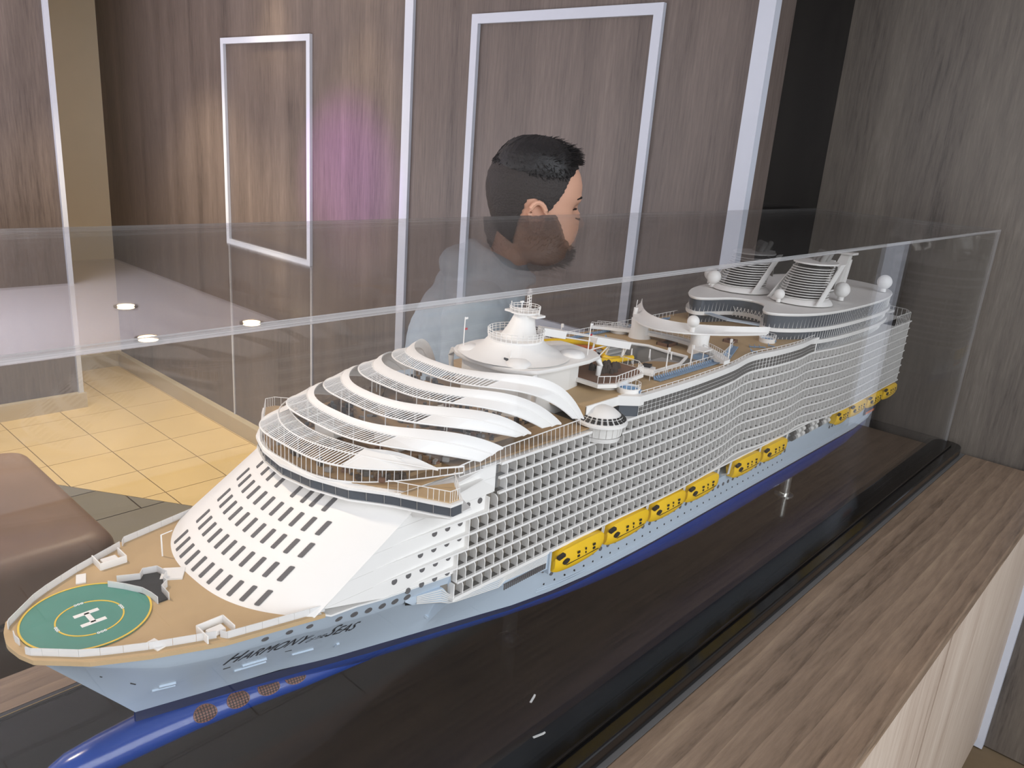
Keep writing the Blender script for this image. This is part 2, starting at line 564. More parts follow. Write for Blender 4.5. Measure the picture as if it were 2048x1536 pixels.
# black glossy plinth, rounded corners
def rrect(x0, x1, y0, y1, r, n=6):
    pts = []
    for cx, cy, a0 in ((x1 - r, y0 + r, -90), (x1 - r, y1 - r, 0), (x0 + r, y1 - r, 90), (x0 + r, y0 + r, 180)):
        for k in range(n + 1):
            a = R(a0 + 90 * k / n)
            pts.append((cx + r * math.cos(a), cy + r * math.sin(a)))
    return pts
pb = empty('black_plinth', (1.2, .705, WT), label='black glossy plinth under the ship model and case', cat='plinth')
def sh(poly): return [(p[0] - 1.2, p[1] - .705) for p in poly]
o = MB().prism(sh(rrect(-.2, 2.42, .430, .982, .035)), 0.0005, .028).build('plinth_edge', M['blackedge'], pb)
bevel(o, .004, 3)
o = MB().prism(sh(rrect(-.17, 2.40, .452, .963, .03)), .028, .035).build('platform', M['black'], pb)
bevel(o, .002, 2)
MB().box(-1.38, 1.15, .2625, .2645, .0275, .0296).build('brass_strip', M['gold'], pb)

case = empty('display_case', (1.2, .713, TAB), label='clear acrylic display case enclosing the ship model', cat='display case')
CX0, CX1, CY0, CY1, CT = -.10, 2.385, .468, .958, .006
def pane(name, x0, x1, y0, y1, z0, z1, mat):
    m = MB().box(x0 - 1.2, x1 - 1.2, y0 - .713, y1 - .713, z0 - TAB, z1 - TAB)
    o = m.build(name, mat, case)
    o.data.materials.append(M['pane_edge'])
    dims = [(x1 - x0), (y1 - y0), (z1 - z0)]
    thin = dims.index(min(dims))
    for p in o.data.polygons:
        if abs(p.normal[thin]) < 0.5: p.material_index = 1
    return o
pane('front_pane', CX0, CX1, CY0, CY0 + CT, TAB, CASETOP - CT, M['pane'])
pane('back_pane', CX0, CX1, CY1 - CT, CY1, TAB, CASETOP - CT, M['pane'])
pane('end_pane', CX1 - CT, CX1, CY0 + CT + .0005, CY1 - CT - .0005, TAB, CASETOP - CT, M['pane'])
pane('end_pane', CX0, CX0 + CT, CY0 + CT + .0005, CY1 - CT - .0005, TAB, CASETOP - CT, M['pane'])
pane('top_pane', CX0, CX1, CY0, CY1, CASETOP - CT + .0003, CASETOP, M['pane_top'])

# ------------------------------------------------------------------ the ship model
YC = .705
SX = 1.15
ship = empty('model_cruise_ship', (SX, YC, TAB), label='large white scale model of a cruise ship with blue hull inside the case', cat='ship model')
def P(x, t, w):
    return (x - SX, -t, w)
def part(mb, name, mat, smooth=False, parent=None, **k):
    return mb.build(name, M[mat], parent or ship, smooth, **k)

ip = lambda x, xs, ys: float(np.interp(x, xs, ys))
def smooth_ip(xs, ys):
    xs, ys = np.array(xs, float), np.array(ys, float)
    d = np.gradient(ys, xs)
    def f(x):
        x = min(max(x, xs[0]), xs[-1])
        i = min(max(int(np.searchsorted(xs, x)) - 1, 0), len(xs) - 2)
        h = xs[i + 1] - xs[i]
        s = (x - xs[i]) / h
        return float((2*s**3-3*s**2+1)*ys[i] + (s**3-2*s**2+s)*h*d[i] + (-2*s**3+3*s**2)*ys[i+1] + (s**3-s**2)*h*d[i+1])
    return f
TB = smooth_ip([.5, .8, 1.08, 1.18, 1.27, 1.36, 1.45, 1.52, 1.60, 2.0, 2.13], [.142, .142, .146, .141, .130, .139, .142, .137, .147, .150, .148])
HBD_X = [.153, .156, .162, .196, .237, .294, .39, .5, .7, 2.05, 2.13]
HBD_T = [.002, .020, .036, .069, .092, .117, .139, .142, .142, .142, .120]
def hbd(x): return ip(x, HBD_X, HBD_T)
WL_X = [.254, .32, .40, .45, .54, .64, .70, .80, 1.0, 1.9, 2.05, 2.13]
WL_T = [.002, .018, .036, .055, .080, .100, .112, .124, .130, .130, .120, .095]
WW_X = [.254, .40, .54, .64, .75, .90, 2.13]
WW_W = [.135, .132, .133, .128, .122, .117, .114]
def hbw(x): return ip(x, WL_X, WL_T)
def wwl(x): return ip(x, WW_X, WW_W)
def wdeck(x): return ip(x, [.15, .385, .395, .46, .562, .5635, .735, .741, 2.13], [.262, .262, .257, .246, .236, .207, .206, .176, .176])
def stem_x(w): return ip(w, [.135, .262], [.254, .153])

# --- hull sides above the waterline
def hull_pt(x, u, side=1, off=0.0):
    """u 0 at the waterline, 1 at the deck edge; x nominal station (>= .254 at u=0)"""
    if x < .254:
        w_lo = ip(x, [.153, .254], [.262, .135])
        t_lo = .001
    else:
        w_lo, t_lo = wwl(x), hbw(x)
    w_hi, t_hi = wdeck(x), hbd(x)
    if x > .39: t_hi = ip(x, [.39, .41, 2.05, 2.13], [.139, .1352, .1335, .115])
    w = w_lo + (w_hi - w_lo) * u
    fu = .86 * (u / .80) ** 1.12 if u < .80 else .86 + .14 * (u - .80) / .20
    t = t_lo + (t_hi - t_lo) * fu + off
    return P(x, side * t, w)
xs = list(np.linspace(.153, .254, 9)) + list(np.linspace(.275, .54, 14)) + [.5615, .564, .58, .62, .66, .70, .735, .742, .77] + list(np.linspace(.85, 2.13, 24))
hb = MB()
for side in (1, -1):
    hb.loft([[hull_pt(x, u, side) for u in list(np.linspace(0, .795, 9)) + [.805, .86, .91, .96, 1]] for x in xs], closed=False)
# transom
hb.loft([[hull_pt(2.13, u, 1) for u in np.linspace(0, 1, 9)], [hull_pt(2.13, u, -1) for u in np.linspace(0, 1, 9)]], closed=False)
hull = part(hb, 'hull', 'hull', True)
for side in (1, -1):
    xl_ = [.375, .385, .395, .43, .46, .50, .56, .5615]
    part(MB().sheet([P(x, side * (min(hbd(x), .1350 if x > .4 else .139)), wdeck(x) + .0006) for x in xl_], [P(x, side * .10, wdeck(x) + .0006) for x in xl_], .002), 'hull_ledge', 'white')
# navy stripe and blue underwater body
def under(x, k):
    """k 0..1 : waterline -> keel"""
    t, w0 = hbw(x) - .0006, wwl(x)
    kw = ip(x, [.254, .35, .5, .7, .85, 1.2, 1.8, 2.13], [.098, .094, .080, .068, .060, .048, .048, .080])
    a = k * math.pi / 2
    tt = t * (math.cos(a) ** ip(x, [.3, .7, .9, 1.1], [1.3, 1.0, .5, .24])) if k < 1 else 0.0
    w = w0 + (kw - w0) * (math.sin(a) ** 1.3)
    return tt, w
xu = [.254, .27, .3, .35, .42, .5, .6, .7, .8, .9, 1.0, 1.2, 1.4, 1.6, 1.75, 1.9, 2.0, 2.1, 2.13]
st = MB()
for side in (1, -1):
    st.loft([[P(x, side * (hbw(x) + .0002), wwl(x)), P(x, side * (hbw(x) - .0004), wwl(x) - ip(x, [.25, .6, 1], [.012, .008, .004]))] for x in xu], closed=False)
part(st, 'waterline_stripe', 'navy', True)
ub = MB()
for side in (1, -1):
    ub.loft([[P(x, side * under(x, k)[0], under(x, k)[1] - .003) for k in np.linspace(0, 1, 12)] for x in xu], closed=False)
part(ub, 'underwater_hull', 'blue', True)
# bulbous bow
bl = MB()
rings = []
for x, cw, rt, rw in ((.166, .101, .001, .001), (.168, .101, .007, .007), (.175, .101, .013, .012), (.19, .102, .018, .016), (.22, .103, .021, .018), (.26, .104, .023, .019), (.31, .105, .027, .019), (.37, .104, .034, .019), (.43, .102, .042, .020), (.52, .098, .048, .020), (.60, .092, .03, .014), (.68, .088, .01, .008)):
    rings.append([P(x, rt * math.cos(a), cw + rw * math.sin(a)) for a in np.linspace(0, 2 * math.pi, 25)[:-1]])
bl.loft(rings)
part(bl, 'bulbous_bow', 'blue', True, label='glossy blue bulbous bow')
# thruster grilles on the blue hull
BX = [.166, .168, .175, .19, .22, .26, .31, .37, .43, .52]
def bulb_pt(x, a, off=0.0):
    cw = ip(x, BX, [.101, .101, .101, .102, .103, .104, .105, .104, .102, .098])
    rt = ip(x, BX, [.001, .007, .013, .018, .021, .023, .027, .034, .042, .048]) + off
    rw = ip(x, BX, [.001, .007, .012, .016, .018, .019, .019, .019, .020, .020]) + off
    return P(x, rt * math.cos(a), cw + rw * math.sin(a))
for x, a0 in ((.316, .42), (.352, .45), (.387, .48), (.419, .52)):
    A = np.linspace(0, 2 * math.pi, 25)[:-1]
    rr_ = ip(x, BX, [.001, .007, .012, .017, .020, .021, .023, .026, .030, .033])
    def disc(f, off): return [bulb_pt(x + .0125 * f * math.cos(q), a0 + .0105 * f * math.sin(q) / rr_, off) for q in A]
    g = MB().loft([disc(1.0, -.001), disc(1.0, .0006), disc(.6, .0006), disc(.2, .0006)])
    gr = part(g, 'thruster_grille', 'copper', True, label='round brown thruster grille')
    gm = MB()
    for k in range(-3, 4):
        q = k * .0032
        ln = math.sqrt(max(0, 1 - (q / .0118) ** 2))
        gm.tube([bulb_pt(x + q, a0 + .0095 * ln * m_ / rr_, .0010) for m_ in (-1, -.5, 0, .5, 1)], .0004, 4)
        if abs(k) < 3:
            l2 = math.sqrt(max(0, 1 - (q / .0105) ** 2))
            gm.tube([bulb_pt(x + .0115 * l2 * m_, a0 + q / rr_, .0010) for m_ in (-1, -.5, 0, .5, 1)], .0004, 4)
    part(gm, 'grille_bars', 'dark', parent=gr)

# --- foredeck
WD = .262
fd = MB()
xo = [.153, .156, .162, .178, .196, .215, .237, .265, .294, .34, .388]
fd.prism([P(x, hbd(x) + .001, 0)[:2] for x in xo] + [P(x, -hbd(x) - .001, 0)[:2] for x in reversed(xo)], WD - .004, WD + .0005)
part(fd, 'foredeck', 'deck')
# foredeck bulwark fence: individual panels
def fence(path, h, name, mat='mesh', th=.0004, parent=None, ratio=.985, lean=0):
    out = []
    for a, b in zip(path[:-1], path[1:]):
        a, b = np.array(a), np.array(b)
        c = (a + b) / 2
        d = (b - a) / 2 * ratio
        n = np.array((-d[1], d[0], 0))
        n = n / (np.linalg.norm(n) + 1e-9) * th
        m = MB().obox(c + np.array((0, 0, h / 2)), d, n, (0, 0, h / 2))
        out.append(part(m, name, mat, parent=parent))
    return out
def offset_path(side, xs_, inset):
    return [P(x, side * max(0.0, hbd(x) - inset), WD + .0005) for x in xs_]
fx = [.1605, .163, .170, .180, .192, .206, .222, .240, .258, .276, .292]
fence([P(.1605, -.008, WD), P(.1595, 0, WD), P(.1605, .008, WD)], .0075, 'rail_panel', ratio=1)
for side in (1, -1):
    fence(offset_path(side, fx, .0085), .0075, 'rail_panel')
    fence([P(.295, side * (hbd(.295) - .0085), WD), P(.299, side * (hbd(.299) - .0035), WD)], .0075, 'rail_panel')
    fence(offset_path(side, [.299, .315, .33, .345, .36, .375, .39], .0035), .0075, 'rail_panel')
# helipad
hp = part(MB().lathe([(.0555, WD + .0006), (.0555, WD + .0018)], P(.219, 0, 0)[:2], 64), 'helipad', 'green', label='green helipad disc with yellow rings and a white H')
def ring(mb, c, r, wd, z, n=64, a0=0, a1=360, th=.0004):
    k = max(3, int(n * (a1 - a0) / 360))
    A = [R(a0 + (a1 - a0) * i / k) for i in range(k + 1)]
    mb.sheet([(c[0] + (r + wd) * math.cos(a), c[1] + (r + wd) * math.sin(a), z) for a in A], [(c[0] + (r - wd) * math.cos(a), c[1] + (r - wd) * math.sin(a), z) for a in A], th)
    return mb
hc = P(.219, 0, 0)
part(ring(MB(), hc, .0550, .0009, WD + .0023), 'edge_ring', 'yellowline', parent=hp)
ic = P(.2195, 0.006, 0)
rg = MB()
for a0 in (8, 98, 188, 278): ring(rg, ic, .0285, .0007, WD + .0022, 64, a0, a0 + 72)
part(rg, 'circle_line', 'yellowline', parent=hp)
def H_letter(mb, c, u, v, s, z):
    u, v = np.array(u), np.array(v)
    for k in (-1, 1):
        mb.obox(np.array((c[0], c[1], z)) + u * k * s * .42, u * s * .11, v * s * .5, (0, 0, .0002))
    mb.obox((c[0], c[1], z), u * s * .42, v * s * .10, (0, 0, .0002))
hm = MB()
H_letter(hm, P(.2195, .006, 0), (0, -1, 0), (1, 0, 0), .022, WD + .0021)
part(hm, 'letter_H', 'white', parent=hp)
for a in (0, 90, 180, 270):
    n = MB()
    for k in (-1, 0, 1):
        aa = R(a + 45 - 45 + k * 6)
        ring(n, (ic[0] + .0285 * math.cos(aa), ic[1] + .0285 * math.sin(aa)), .0011, .00035, WD + .0022, 10)
    part(n, 'number_mark', 'white', parent=hp)
# boarding plates, tubs, hatch, pole on the foredeck
for (x, t, a) in ((.247, .083, 12), (.238, -.068, -20)):
    ca, sa = math.cos(R(a)), math.sin(R(a))
    c = P(x, t, WD + .0012)
    part(MB().obox(c, (.0045 * ca, .0045 * sa, 0), (-.0085 * sa, .0085 * ca, 0), (0, 0, .0008)), 'access_plate', 'white')
for (x, t, s) in ((.295, .100, 1), (.272, -.084, -1)):
    tb = empty('winch_tub', P(x, t, WD))
    tb.parent = ship
    for (dx, dy, lx, ly) in ((-.013, 0, .0006, .011), (.013, 0, .0006, .011), (0, -s * -.011, .013, .0006)):
        MB().box(dx - lx, dx + lx, dy - ly, dy + ly, 0, .0085).build('tub_wall', M['white'], tb)
    bevel(MB().box(-.008, .008, -.005, .005, 0, .005).build('winch', M['white'], tb), .0012)
part(MB().tube([P(.318, -.062, WD), P(.318, -.062, WD + .026)], .0008, 6).tube([P(.318, -.062, WD + .026), P(.331, -.064, WD + .0262)], .0006, 5), 'derrick_pole', 'white')
# sunken stair hatch with screen
scr = [P(.252, -.036, WD), P(.262, -.022, WD), P(.272, -.004, WD), P(.275, .010, WD), P(.276, .022, WD)]
fence(scr, .0085, 'hatch_screen', ratio=1.0)
scr2 = [P(.262, -.040, WD), P(.281, -.030, WD), P(.287, -.038, WD), P(.300, -.034, WD), P(.303, -.018, WD), P(.296, -.010, WD), P(.296, -.002, WD), P(.288, .004, WD), P(.287, .022, WD)]
fence(scr2, .0085, 'hatch_screen', ratio=1.0)
hp_ = [P(.263, -.037, 0), P(.281, -.029, 0), P(.287, -.036, 0), P(.299, -.032, 0), P(.301, -.019, 0), P(.295, -.010, 0), P(.287, .004, 0), P(.286, .021, 0), P(.277, .021, 0), P(.275, .008, 0), P(.270, -.006, 0)]
part(MB().prism([p[:2] for p in hp_], WD + .0006, WD + .0021), 'stair_hatch', 'dark')
part(MB().obox(P(.310, -.020, WD + .0015), (.006, .009, 0), (.009, -.006, 0), (0, 0, .001)), 'hatch_cover', 'white')

# --- raked front of the superstructure
def S(t, v, off=0.0):
    x = .321 + .06 * (abs(t) / .142) ** 2.6 + .131 * v
    return P(x - off * .53, t, .262 + .083 * v + off * .85)
fs = MB()
tt = list(np.linspace(-.138, .138, 49))
fs.loft([[S(t, v) for t in tt] for v in np.linspace(0, 1.12, 10)], closed=False)
part(fs, 'front_screen', 'white', True, label='white raked front with rows of small windows')
for v, lo, hi, n in ((.10, -.076, .088, 11), (.30, -.077, .087, 11), (.50, -.081, .085, 11), (.69, -.088, .081, 11), (.875, -.075, .065, 8)):
    for k in range(n):
        if n == 8:
            t = [-.075, -.054, -.037, -.016, .016, .034, .048, .065][k]
        else:
            t = lo + (hi - lo) * k / (n - 1)
        du = .0026
        a, b = .062, -.062
        p0, p1 = Vector(S(t - du, v)), Vector(S(t + du, v))
        q0, q1 = Vector(S(t, v + b)), Vector(S(t, v + a))
        u = (p1 - p0) / 2
        vv = (q1 - q0) / 2
        nn = u.cross(vv).normalized()
        if nn.z < 0: nn = -nn
        c = Vector(S(t, v))
        w = MB()
        rad = .3
        poly = []
        for cx, cy, a0 in ((1 - .35, 1 - .12, 0), (-1 + .35, 1 - .12, 90), (-1 + .35, -1 + .12, 180), (1 - .35, -1 + .12, 270)):
            for j in range(3):
                aa = R(a0 + 45 * j)
                poly.append(c + u * (cx + .35 * math.cos(aa)) + vv * (cy + .12 * math.sin(aa)))
        w.loft([[p - nn * .0008 for p in poly], [p + nn * .0007 for p in poly]])
        part(w, 'front_window', 'window')
# side of the forward block: stepped terraces with portholes
ROWH = .01925
def wtop(r): return .361 - ROWH * r
X0 = [.626, .626, .612, .582, .582, .566, .566, .563]
def xfront(w): return .385 + max(0, (w - .262) / .083) * .118
for side in (1, -1):
    for r in range(0, 8):
        w1_, w0_ = wtop(r), wtop(r) - ROWH
        xr_ = X0[r] if side > 0 else .64
        xa0, xa1 = xfront(w0_), xfront(w1_)
        if w1_ < .237: continue
        w0_ = max(w0_, .2362)
        if w0_ < .262: xa0 = ip(w0_, [.236, .246, .257, .262], [.56, .46, .395, .385])
        if w1_ < .262: xa1 = ip(w1_, [.236, .246, .257, .262], [.56, .46, .395, .385])
        prof = [(xa0, w0_), (xa1, w1_ - .0002), (xr_, w1_ - .0002), (xr_, w0_)]
        part(MB().loft([[P(x, side * .1345, w) for x, w in prof], [P(x, side * .09, w) for x, w in prof]]), 'forward_side_wall', 'white')
for r in range(1, 8):
    slab_ = wtop(r) - ROWH
    xa = max(xfront(slab_) + .03, ip(slab_, [.20, .236, .246, .257], [.54, .54, .50, .45]))
    if 1 < r < 6:
        part(MB().prism([P(xa, .1345, 0)[:2], P(X0[r] + .004, .1415, 0)[:2], P(X0[r] + .004, .12, 0)[:2], P(xa, .12, 0)[:2]], slab_ - .0012, slab_ + .0010), 'terrace_ledge', 'white')
    if r > 1:
        part(MB().box(P(X0[r] - .001, 0, 0)[0], P(X0[r] + .0005, 0, 0)[0], -.1405, -.12, slab_, wtop(r) - .001), 'end_screen', 'white')
    if r > 5: continue
    nph = {1: 2, 2: 3, 3: 4, 4: 5, 5: 4}[r]
    for k in range(nph):
        x = min(X0[r], X0[min(r + 1, 7)]) - .010 - k * .0195
        c = P(x, .1347, slab_ - .0045)
        A = np.linspace(0, 2 * math.pi, 17)[:-1]
        part(MB().loft([[(c[0] + .0036 * math.cos(a), c[1] - d, c[2] + .0036 * math.sin(a)) for a in A] for d in (-.001, .0006)]), 'porthole', 'window')

# --- bridge
AF_T = [0, .045, .09, .125, .163, .182]
AF_X = [.426, .432, .449, .476, .499, .512]
def arcx(t): return .4308 + .1338 * abs(t / .142) ** 3.5802
def brx(t): return ip(abs(t), AF_T, AF_X)
tb_ = list(np.linspace(-.182, .182, 41))
def bridge_poly(off=0.0, back=.60):
    pts = [P(brx(t) + off, t, 0)[:2] for t in tb_]
    pts += [P(.527, .182, 0)[:2], P(.548, .150, 0)[:2], P(back, .140, 0)[:2], P(back, -.140, 0)[:2], P(.548, -.150, 0)[:2], P(.527, -.182, 0)[:2]]
    return pts
def camb(t): return .006 * max(0, 1 - (t / .182) ** 2)
def bridge_slab(off, z0_, z1_, name):
    pl_ = bridge_poly(off)
    part(MB().loft([[(p[0], p[1], z + camb(p[1])) for p in pl_] for z in (z0_, z1_)]), name, 'white')
bridge_slab(-.002, .3555, .3585, 'bridge_roof')
bridge_slab(-.001, .3425, .3445, 'bridge_sill')
tf_ = np.linspace(-.134, .134, 41)
part(MB().sheet([P(brx(t) - .001, t, .3590 + camb(t)) for t in tf_], [P(max(brx(t) + .002, arcx(t) + .002), t, .3665) for t in tf_], .003), 'bridge_ledge', 'white', True)
bw = MB()
bt = [(brx(t) + .001, t) for t in tb_] + [(.526, .181), (.545, .15)]
bw.loft([[P(x, t, .3555 + camb(t)) for x, t in bt], [P(x + .0005, t, .3445 + camb(t)) for x, t in bt]], closed=False)
bwo = part(bw, 'bridge_windows', 'dglass', True, label='dark band of bridge windows')
mu = MB()
for t in np.linspace(-.18, .18, 25):
    x = brx(t)
    mu.tube([P(x + .0005, t, .3555 + camb(t)), P(x + .001, t, .3445 + camb(t))], .0004, 4)
part(mu, 'mullions', 'grey', parent=bwo)
for side in (1, -1):
    part(MB().loft([[P(.545, side * .178, .3415), P(.512, side * .181, .3415), P(.50, side * .135, .330), P(.56, side * .135, .330)], [P(.545, side * .176, .343), P(.512, side * .180, .343), P(.49, side * .135, .343), P(.56, side * .135, .343)]]), 'wing_soffit', 'white')
    wr = MB()
    rp = [P(.476, side * .122, .3620), P(.499, side * .158, .3605), P(.512, side * .178, .3595), P(.525, side * .178, .3595), P(.545, side * .148, .3610)]
    part(MB().loft([[(p[0], p[1], p[2] - .001) for p in rp], [(p[0], p[1], p[2] + .0006) for p in rp]]), 'wing_deck', 'deck')
    wr.tube([(p[0], p[1], p[2] + .0125) for p in rp], .0005, 5)
    for a, b in zip(rp[:-1], rp[1:]):
        for k in range(4):
            q = [a[i] + (b[i] - a[i]) * k / 4 for i in range(3)]
            wr.tube([q, (q[0], q[1], q[2] + .0125)], .0004, 4)
    wrp = part(wr, 'wing_rail', 'white')
    gp = MB()
    gp.loft([[(p[0], p[1], p[2] + .001) for p in rp], [(p[0], p[1], p[2] + .012) for p in rp]], closed=False)
    part(gp, 'wing_rail_glass', 'glass', parent=wrp)

# --- solarium: floor, front glazing, five canopy arcs
HBm = .142
ARC = {
 'F1': [.4308, .1338, 3.5802, .3849, .3734, 3.2737], 'M1': [.4471, .0797, 2.0768, .3911, .3793, 3.1793], 'R1': [.4667, .0592, 1.8868, .3933, .3829, 3.0151],
 'F2': [.4688, .1217, 3.7539, .4019, .3729, 5.469], 'M2': [.4935, .0762, 2.5852, .4043, .3979, 3.3567], 'R2': [.498, .1296, 2.956, .4106, .3807, 7.7074],
 'F3': [.5199, .1282, 3.7708, .4146, .389, 6.1891], 'M3': [.537, .0906, 2.3846, .4182, .4111, 3.7273], 'R3': [.5448, .1304, 2.6132, .4242, .388, 8.3899],
 'F4': [.568, .1267, 3.304, .4269, .3898, 7.3057], 'M4': [.5842, .1351, 2.937, .4306, .3972, 5.9695], 'R4': [.5984, .1337, 2.884, .4362, .3876, 8.2841],
 'F5': [.6239, .1298, 3.5051, .4358, .3896, 9.0969], 'M5': [.639, .1661, 3.2929, .4421, .3921, 5.6722], 'R5': [.6482, .1302, 2.4879, .4455, .3847, 10.3537]}
def arc(n, t):
    xc, A, p2, wc, we, q = ARC[n]
    u = abs(t / HBm)
    return np.array((xc + A * u ** p2, t, we + (wc - we) * (1 - u ** q)))
def arcM(k, t):
    m = arc('M%d' % k, t)
    if k == 1: return m
    u = abs(t / HBm)
    s = min(max((u - .68) / .32, 0), 1)
    s = s * s * (3 - 2 * s)
    return m * (1 - s) + (arc('F%d' % k, t) + arc('R%d' % k, t)) / 2 * s
def PA(a, dw=0): return P(a[0], a[1], a[2] + dw)
sol = MB().prism([P(brx(t) + .006, t, 0)[:2] for t in np.linspace(-.135, .135, 25)] + [P(.80, .138, 0)[:2], P(.80, -.138, 0)[:2]], .3635, .3660)
part(sol, 'solarium_deck', 'deck2')
tF = np.linspace(-HBm, HBm, 61)
fr = MB()
fr.tube([PA(arc('F1', t)) for t in tF], .0009, 6)
fr.tube([P(arc('F1', t)[0], t, .3662) for t in tF], .0009, 6)
fo = part(fr, 'front_rail', 'white', True)
gl_ = MB().loft([[P(arc('F1', t)[0], t, .3662) for t in tF], [PA(arc('F1', t)) for t in tF]], closed=False)
part(gl_, 'rail_glazing', 'glass', parent=fo)
# posts of the front glazing by arc length
pl = [np.array(PA(arc('F1', t))) for t in np.linspace(-HBm, HBm, 400)]
acc = 0.0
last = pl[0]
tl = np.linspace(-HBm, HBm, 400)
for t, p in zip(tl, pl):
    acc += np.linalg.norm(p - last)
    last = p
    if acc >= .0078:
        acc = 0
        part(MB().tube([P(arc('F1', t)[0], t, .3662), PA(arc('F1', t))], .00042, 4), 'rail_post', 'white', parent=fo)

def canopy(k):
    can = empty('canopy_arc', P(.55, 0, .36))
    can.parent = ship
    off = Vector(P(.55, 0, .36))
    L = lambda a, dw=0: tuple(Vector(PA(a, dw)) - off)
    def sub(mb, name, mat, smooth=False, **kk): return mb.build(name, M[mat], can, smooth, **kk)
    F = lambda t: arc('F%d' % k, t)
    Rr = lambda t: arc('R%d' % k, t)
    Mm = lambda t: arcM(k, t)
    ts = np.linspace(-HBm, HBm, 97)
    bm_ = MB()
    bm_.tube([L(F(t)) for t in ts], .0011, 6)
    bm_.tube([L(Mm(t)) for t in ts], .0009, 6)
    tw = .088 if k > 1 else .082
    if k > 1:
        rb = MB()
        rings = []
        for t in ts:
            m, r_ = Mm(t), Rr(t)
            mid = (m + r_) / 2
            mid[2] += .0015
            rings.append([L(m), L(mid), L(r_), L(r_, -.0022), L(mid, -.0022), L(m, -.0022)])
        rb.loft(rings)
        sub(rb, 'white_ribbon', 'white', True)
        lv = MB()
        for side in (1, -1):
            ring_ = []
            for t in np.linspace(tw, HBm, 22):
                f_, m_ = F(side * t), Mm(side * t)
                ring_.append([L(f_, .0006), L(m_, .0006), L(m_, -.001), L(f_, -.001)])
            lv.loft(ring_)
        sub(lv, 'white_leaf', 'white', True)
    else:
        bm_.tube([L(Rr(t)) for t in np.linspace(-.11, .11, 61)], .0009, 6)
        lv = MB()
        for side in (1, -1):
            ring_ = []
            for s in np.linspace(0, 1, 22):
                t = .080 + (.132 - .080) * s
                f_ = F(side * t)
                f2 = F(side * .132)
                a_ = Rr(side * .080) if side < 0 else Mm(side * .075) + np.array((.012, 0, .003))
                b_ = a_ * (1 - s) + f2 * s
                b_[0] = max(b_[0], f_[0] + .0005)
                b_[2] += .006 * math.sin(math.pi * s)
                ring_.append([L(f_, .0007), L(b_, .0007), L(b_, -.001), L(f_, -.001)])
            lv.loft(ring_)
        sub(lv, 'white_leaf', 'white', True)
    sub(bm_, 'edge_beam', 'white', True)
    sl = MB()
    n = 46
    tl_ = np.linspace(-tw, tw, n)
    for i, t in enumerate(tl_):
        t2 = t * 1.0
        wd = .00085 if i % 6 == 0 else .0006
        sl.tube([L(F(t), .0004), L(Mm(t2), .0004)], wd, 4)
        if k == 1 and abs(t) < .078:
            sl.tube([L(Mm(t), .0004), L(Rr(t), .0004)], wd, 4)
    sub(sl, 'slats', 'white', kind='stuff')
    g = MB().loft([[L(F(t)) for t in tl_], [L(Mm(t)) for t in tl_]], closed=False)
    if k == 1:
        g.loft([[L(Mm(t)) for t in tl_ if abs(t) < .08], [L(Rr(t)) for t in tl_ if abs(t) < .08]], closed=False)
    sub(g, 'glazing', 'glass')
    for t in (-.10, -.07, -.035, 0, .035, .07, .10):
        a = Mm(t)
        q = L(a)
        sub(MB().tube([q, (q[0], q[1], .0005)], .0007, 5), 'strut', 'white')
    return can
for k in range(1, 6):
    canopy(k)
# inner terraces and furniture under the canopies
for k in range(2, 6):
    pts = [arc('R%d' % (k - 1), t) for t in np.linspace(-.115, .115, 31)]
    m = MB().sheet([P(a[0] + .006, a[1], .3655 + .005 * (k - 1)) for a in pts], [P(a[0] + .05, a[1], .3655 + .005 * (k - 1)) for a in pts], .006)
    part(m, 'solarium_terrace', 'furn' if k % 2 else 'deck2')
    part(MB().sheet([P(a[0] + .005, a[1], .3655 + .005 * (k - 1) + .008) for a in pts], [P(a[0] + .0056, a[1], .3655 + .005 * (k - 1) + .008) for a in pts], .008), 'terrace_glass', 'glass')
fm = {'furn': MB(), 'dkgrey': MB(), 'rock': MB(), 'grey': MB(), 'brown': MB()}
kk = list(fm)
for i in range(420):
    t = random.uniform(-.12, .12)
    base = .432 + .06 * (abs(t) / .142) ** 2.4
    x = base + random.uniform(.012, .29 - .06 * (abs(t) / .142) ** 2)
    row = min(4, int((x - base) / .05))
    z = .3662 + .005 * max(0, row)
    s = random.uniform(.0016, .004)
    a = random.uniform(0, 3)
    c, sn = math.cos(a), math.sin(a)
    h = random.uniform(.001, .0035)
    fm[random.choice(kk)].obox(P(x, t, z + h), (s * c, s * sn, 0), (-s * .6 * sn, s * .6 * c, 0), (0, 0, h))
for k2, m in fm.items():
    part(m, 'deck_furniture', k2, kind='stuff')
for (x, t, lx, ly, h) in ((.50, -.02, .006, .018, .012), (.535, .05, .005, .022, .014), (.60, -.03, .008, .02, .014), (.655, .03, .007, .025, .016)):
    part(MB().box(P(x, 0, 0)[0] - lx, P(x, 0, 0)[0] + lx, -t - ly, -t + ly, .3605, .372 + h), 'cabana_wall', 'white2')
# side glazing behind the bridge wings
for side in (1,):
    xs_ = np.linspace(.56, .775, 27)
    sg = MB()
    base = [P(x, side * (TB(x) - .001), .3615) for x in xs_]
    top = [P(x, side * (TB(x) - .003), ip(x, [.56, .63, .775], [.3735, .379, .382])) for x in xs_]
    sg.tube(top, .0008, 5)
    sg.tube(base, .0006, 5)
    so = part(sg, 'side_rail', 'white')
    for b_, t_ in zip(base, top):
        part(MB().tube([b_, t_], .00042, 4), 'rail_post', 'white', parent=so)
    part(MB().loft([base, top], closed=False), 'rail_glazing', 'glass', parent=so)

